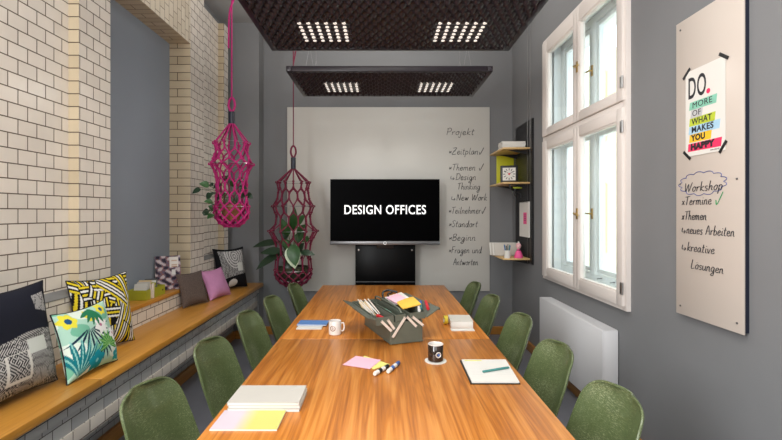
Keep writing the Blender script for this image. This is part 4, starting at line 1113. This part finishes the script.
# far left notebooks
book('notebook', 'thin white notebook under the blue one', 'notebook', -.495, 3.02, .17, .09, 0, TZ, .006, 'paper', 'notebooks at the far left')
book('notebook', 'blue covered notebook beside the white mug', 'notebook', -.485, 3.11, .205, .125, math.radians(-2), TZ+.0065, .009, 'blue_cover', 'notebooks at the far left')
# right far block of cards and tape roll
t = thing('card_block', 'white block of cards beside the yellow tape at the far right', 'card block', (.550, 3.10, TZ), math.radians(-3))
MB('paper').box(-.075, .075, -.095, .095, 0, .045, bev=.002).build('card_stack', t)
MB('paper_grey').box(-.077, .077, -.097, .097, .0455, .048).build('cover_card', t)
book('notebook', 'slim white notebook in front of the card block', 'notebook', .54, 2.96, .155, .05, 0, TZ, .005, 'paper')
tpz = thing('tape_roll', 'yellow tape roll standing against the card block', 'tape', (.449, 3.12, TZ+.030), math.radians(5))
Rx = Matrix.Rotation(PI/2, 4, 'Y')
MB('yellow_tape').lathe([(.018, -.012), (.030, -.012), (.030, .012), (.018, .012), (.018, -.012)], 24, mat=Rx).build('tape', tpz)
MB('paper').lathe([(.015, -.012), (.0178, -.012), (.0178, .012), (.015, .012), (.015, -.012)], 24, mat=Rx).build('core', tpz)

# ------------------------------------------------------------------ toolbox
tb = thing('toolbox', 'grey-green metal cantilever toolbox opened out on the table', 'toolbox', (.063, 2.895, TZ), math.radians(20))
mb = MB(['toolbox_green', 'toolbox_inner'])
T_ = .003
mb.box(-.105, .105, -.25, .25, .006, .009)
for a in ((-.105, -.102, -.25, .25), (.102, .105, -.25, .25), (-.102, .102, -.25, -.247), (-.102, .102, .247, .25)): mb.box(a[0], a[1], a[2], a[3], .006, .135)
mb.box(-.107, .107, -.252, .252, .004, .012); mb.build('body', tb)
for sx in (-1, 1):
    for sy in (-1, 1): MB('black_metal').lathe([(0, 0), (.008, 0), (.008, .005), (0, .005)], 10, (sx*.09, sy*.235, 0)).build('foot', tb)
def opentray(x0, x1, z0, z1, tilt, px, y0=-.255, y1=.255):
    mb = MB('toolbox_green')
    mt = Matrix.Translation((px, 0, z0)) @ Matrix.Rotation(tilt, 4, 'Y') @ Matrix.Translation((-px, 0, -z0))
    mb.box(x0, x1, y0, y1, z0, z0+T_, mat=mt)
    for a in ((x0, x0+T_, y0, y1), (x1-T_, x1, y0, y1), (x0+T_, x1-T_, y0, y0+T_), (x0+T_, x1-T_, y1-T_, y1)): mb.box(a[0], a[1], a[2], a[3], z0+T_, z1, mat=mt)
    mb.build('tray', tb)
opentray(-.195, -.085, .125, .172, 0, -.14)
opentray(-.075, -.008, .138, .178, 0, -.04)
opentray(.018, .122, .142, .182, 0, .07)
# lids
mb = MB('toolbox_green'); mb.prism([(-.196, -.27, .165), (-.255, -.27, .182), (-.258, -.27, .178), (-.198, -.27, .160)], (0, .54, 0)); mb.build('lid', tb)
mb = MB('toolbox_green'); mb.prism([(.125, -.27, .150), (.215, -.27, .200), (.213, -.27, .205), (.122, -.27, .155)], (0, .54, 0)); mb.box(.209, .215, -.27, .27, .19, .204); mb.build('lid', tb)
for sy in (-1, 1):
    y = sy*.2575
    for (a, b) in (((-.165, .150), (-.100, .085)), ((-.094, .046), (-.012, .160)), ((-.125, .155), (-.082, .095)), ((-.002, .163), (.062, .098)), ((.035, .160), (.108, .100))):
        mb = MB('pale_arm'); d = Vector((b[0]-a[0], 0, b[1]-a[1])); nn_ = Vector((-d.z, 0, d.x)).normalized()*.0075
        A_ = Vector((a[0], y-.0015, a[1])); B_ = Vector((b[0], y-.0015, b[1]))
        mb.prism([A_-nn_, B_-nn_, B_+nn_, A_+nn_], (0, .003, 0)); la = mb.build('link_arm', tb)
        if sy < 0:
            for q_ in (a, b): MB('steel').lathe([(0, 0), (.004, 0), (.003, .003), (0, .003)], 8, mat=frame4((q_[0], y-.002, q_[1]), (1, 0, 0), (0, 0, 1))).build('rivet', la)
mb = MB('toolbox_green'); mb.tube(smooth_path([(-.03, -.24, .182), (-.035, -.20, .205), (-.04, 0, .212), (-.035, .20, .205), (-.03, .24, .182)], 6), .006, 8); mb.build('carry_handle', tb)
def tbw(x, y, z):   # toolbox local -> world
    return Matrix.Translation((.063, 2.895, TZ)) @ Matrix.Rotation(math.radians(20), 4, 'Z') @ Vector((x, y, z))
# brushes and sticks in the left tray
rnd = random.Random(2)
for k in range(9):
    x = -.175+.009*k; a = tbw(x, -.05+rnd.uniform(-.03, .03), .130+.0085*(k % 3)); b = tbw(x+rnd.uniform(-.02, .01)-.01, .17+rnd.uniform(-.03, .03), .185+.006*(k % 3))
    mb = MB(['birch', 'paper', 'pale_arm'][k % 3]); mb.tube([a, a.lerp(b, .5), b], [.0035, .005, .0045], 6)
    o = mb.build('wooden_stick'); tag(o, '%s drawing stick in the left toolbox tray, %s in the bundle' % (['tan', 'white', 'pale pink'][k % 3], ['leftmost', 'second', 'third', 'fourth', 'middle', 'sixth', 'seventh', 'eighth', 'rightmost'][k]), 'stick', 'sticks in the left toolbox tray')
def free_marker(label, p, q_, r, body, cap, group=None):
    p = Vector(p); q_ = Vector(q_); t = thing('marker_pen', label, 'marker', p, 0, group); d = q_-p
    MB(body).tube([(0, 0, 0), d*.62], r, 12).build('barrel', t); MB(cap).tube([d*.625, d*.97, d], [r*1.05, r, r*.6], 12).build('cap', t); return t
free_marker('red marker at the front of the left toolbox tray', tbw(-.115, -.225, .142), tbw(-.135, -.10, .146), .011, 'red_plastic', 'red_plastic')
free_marker('pale green marker in the middle toolbox tray', tbw(-.045, -.10, .152), tbw(-.045, .06, .152), .010, 'mint', 'stem_green')
free_marker('red marker on the right toolbox lid', tbw(.160, -.215, .190), tbw(.195, -.11, .214), .010, 'red_plastic', 'red_plastic')
free_marker('teal marker on the right toolbox lid', tbw(.135, -.17, .178), tbw(.180, -.06, .204), .009, 'teal_plastic', 'blue_plastic')
free_marker('white marker at the front of the right toolbox tray', tbw(.09, -.235, .188), tbw(.14, -.12, .19), .009, 'paper', 'light_grey')
def tilted_pad(name, label, cx, cy, cz, w_, h_, mat, th=.008, rz=0, tx=0, ty=0):
    p = tbw(cx, cy, cz); mb = MB(mat); mb.box(-w_/2, w_/2, -h_/2, h_/2, -th/2, th/2, bev=.001)
    o = mb.build(name); o.location = p; o.rotation_euler = Euler((tx, ty, math.radians(20)+rz)); tag(o, label, 'paper pad'); return o
tilted_pad('paper_pad', 'white paper pad at the back of the right toolbox tray', .085, .10, .20, .13, .17, 'paper', ty=-.22, tx=.12)
tilted_pad('sticky_note_pad', 'pink sticky note pad in the right toolbox tray', .055, .04, .213, .09, .13, 'pink_paper', rz=.15, ty=-.22, tx=.12)
tilted_pad('sticky_note_pad', 'orange-yellow sticky note pad in the right toolbox tray', .085, -.075, .205, .125, .15, 'orange_paper', rz=-.1, ty=-.2, tx=.12)
mb = MB('black_metal'); mb.tube(smooth_path([tbw(.0, .16, .19), tbw(.02, .22, .225), tbw(.07, .24, .235), tbw(.12, .2, .225)], 5), .008, 6); mb.tube(smooth_path([tbw(.03, .12, .2), tbw(.05, .2, .215), tbw(.09, .22, .22)], 4), .006, 6)
tag(mb.build('coiled_cable'), 'coiled black cable at the back of the toolbox', 'cable')
for k, (x, y, a) in enumerate(((.02, -.05, .3), (-.03, .05, -.2), (.04, .1, .6))):
    mb = MB('steel'); P0 = tbw(x-.04, y-.1, .03+.012*k); P1_ = tbw(x+.03*math.cos(a), y+.09, .10); mb.tube([P0, P1_], .004, 6); mb.tube(smooth_path([P1_, P1_+Vector((.02, .01, .02)), P1_+Vector((.0, .02, .035)), P1_+Vector((-.02, .0, .02))], 4, True), .003, 5, closed=True)
    tag(mb.build('scissors'), 'steel scissors standing inside the toolbox body, %s' % ['front', 'left', 'rear'][k], 'scissors', 'scissors in the toolbox')
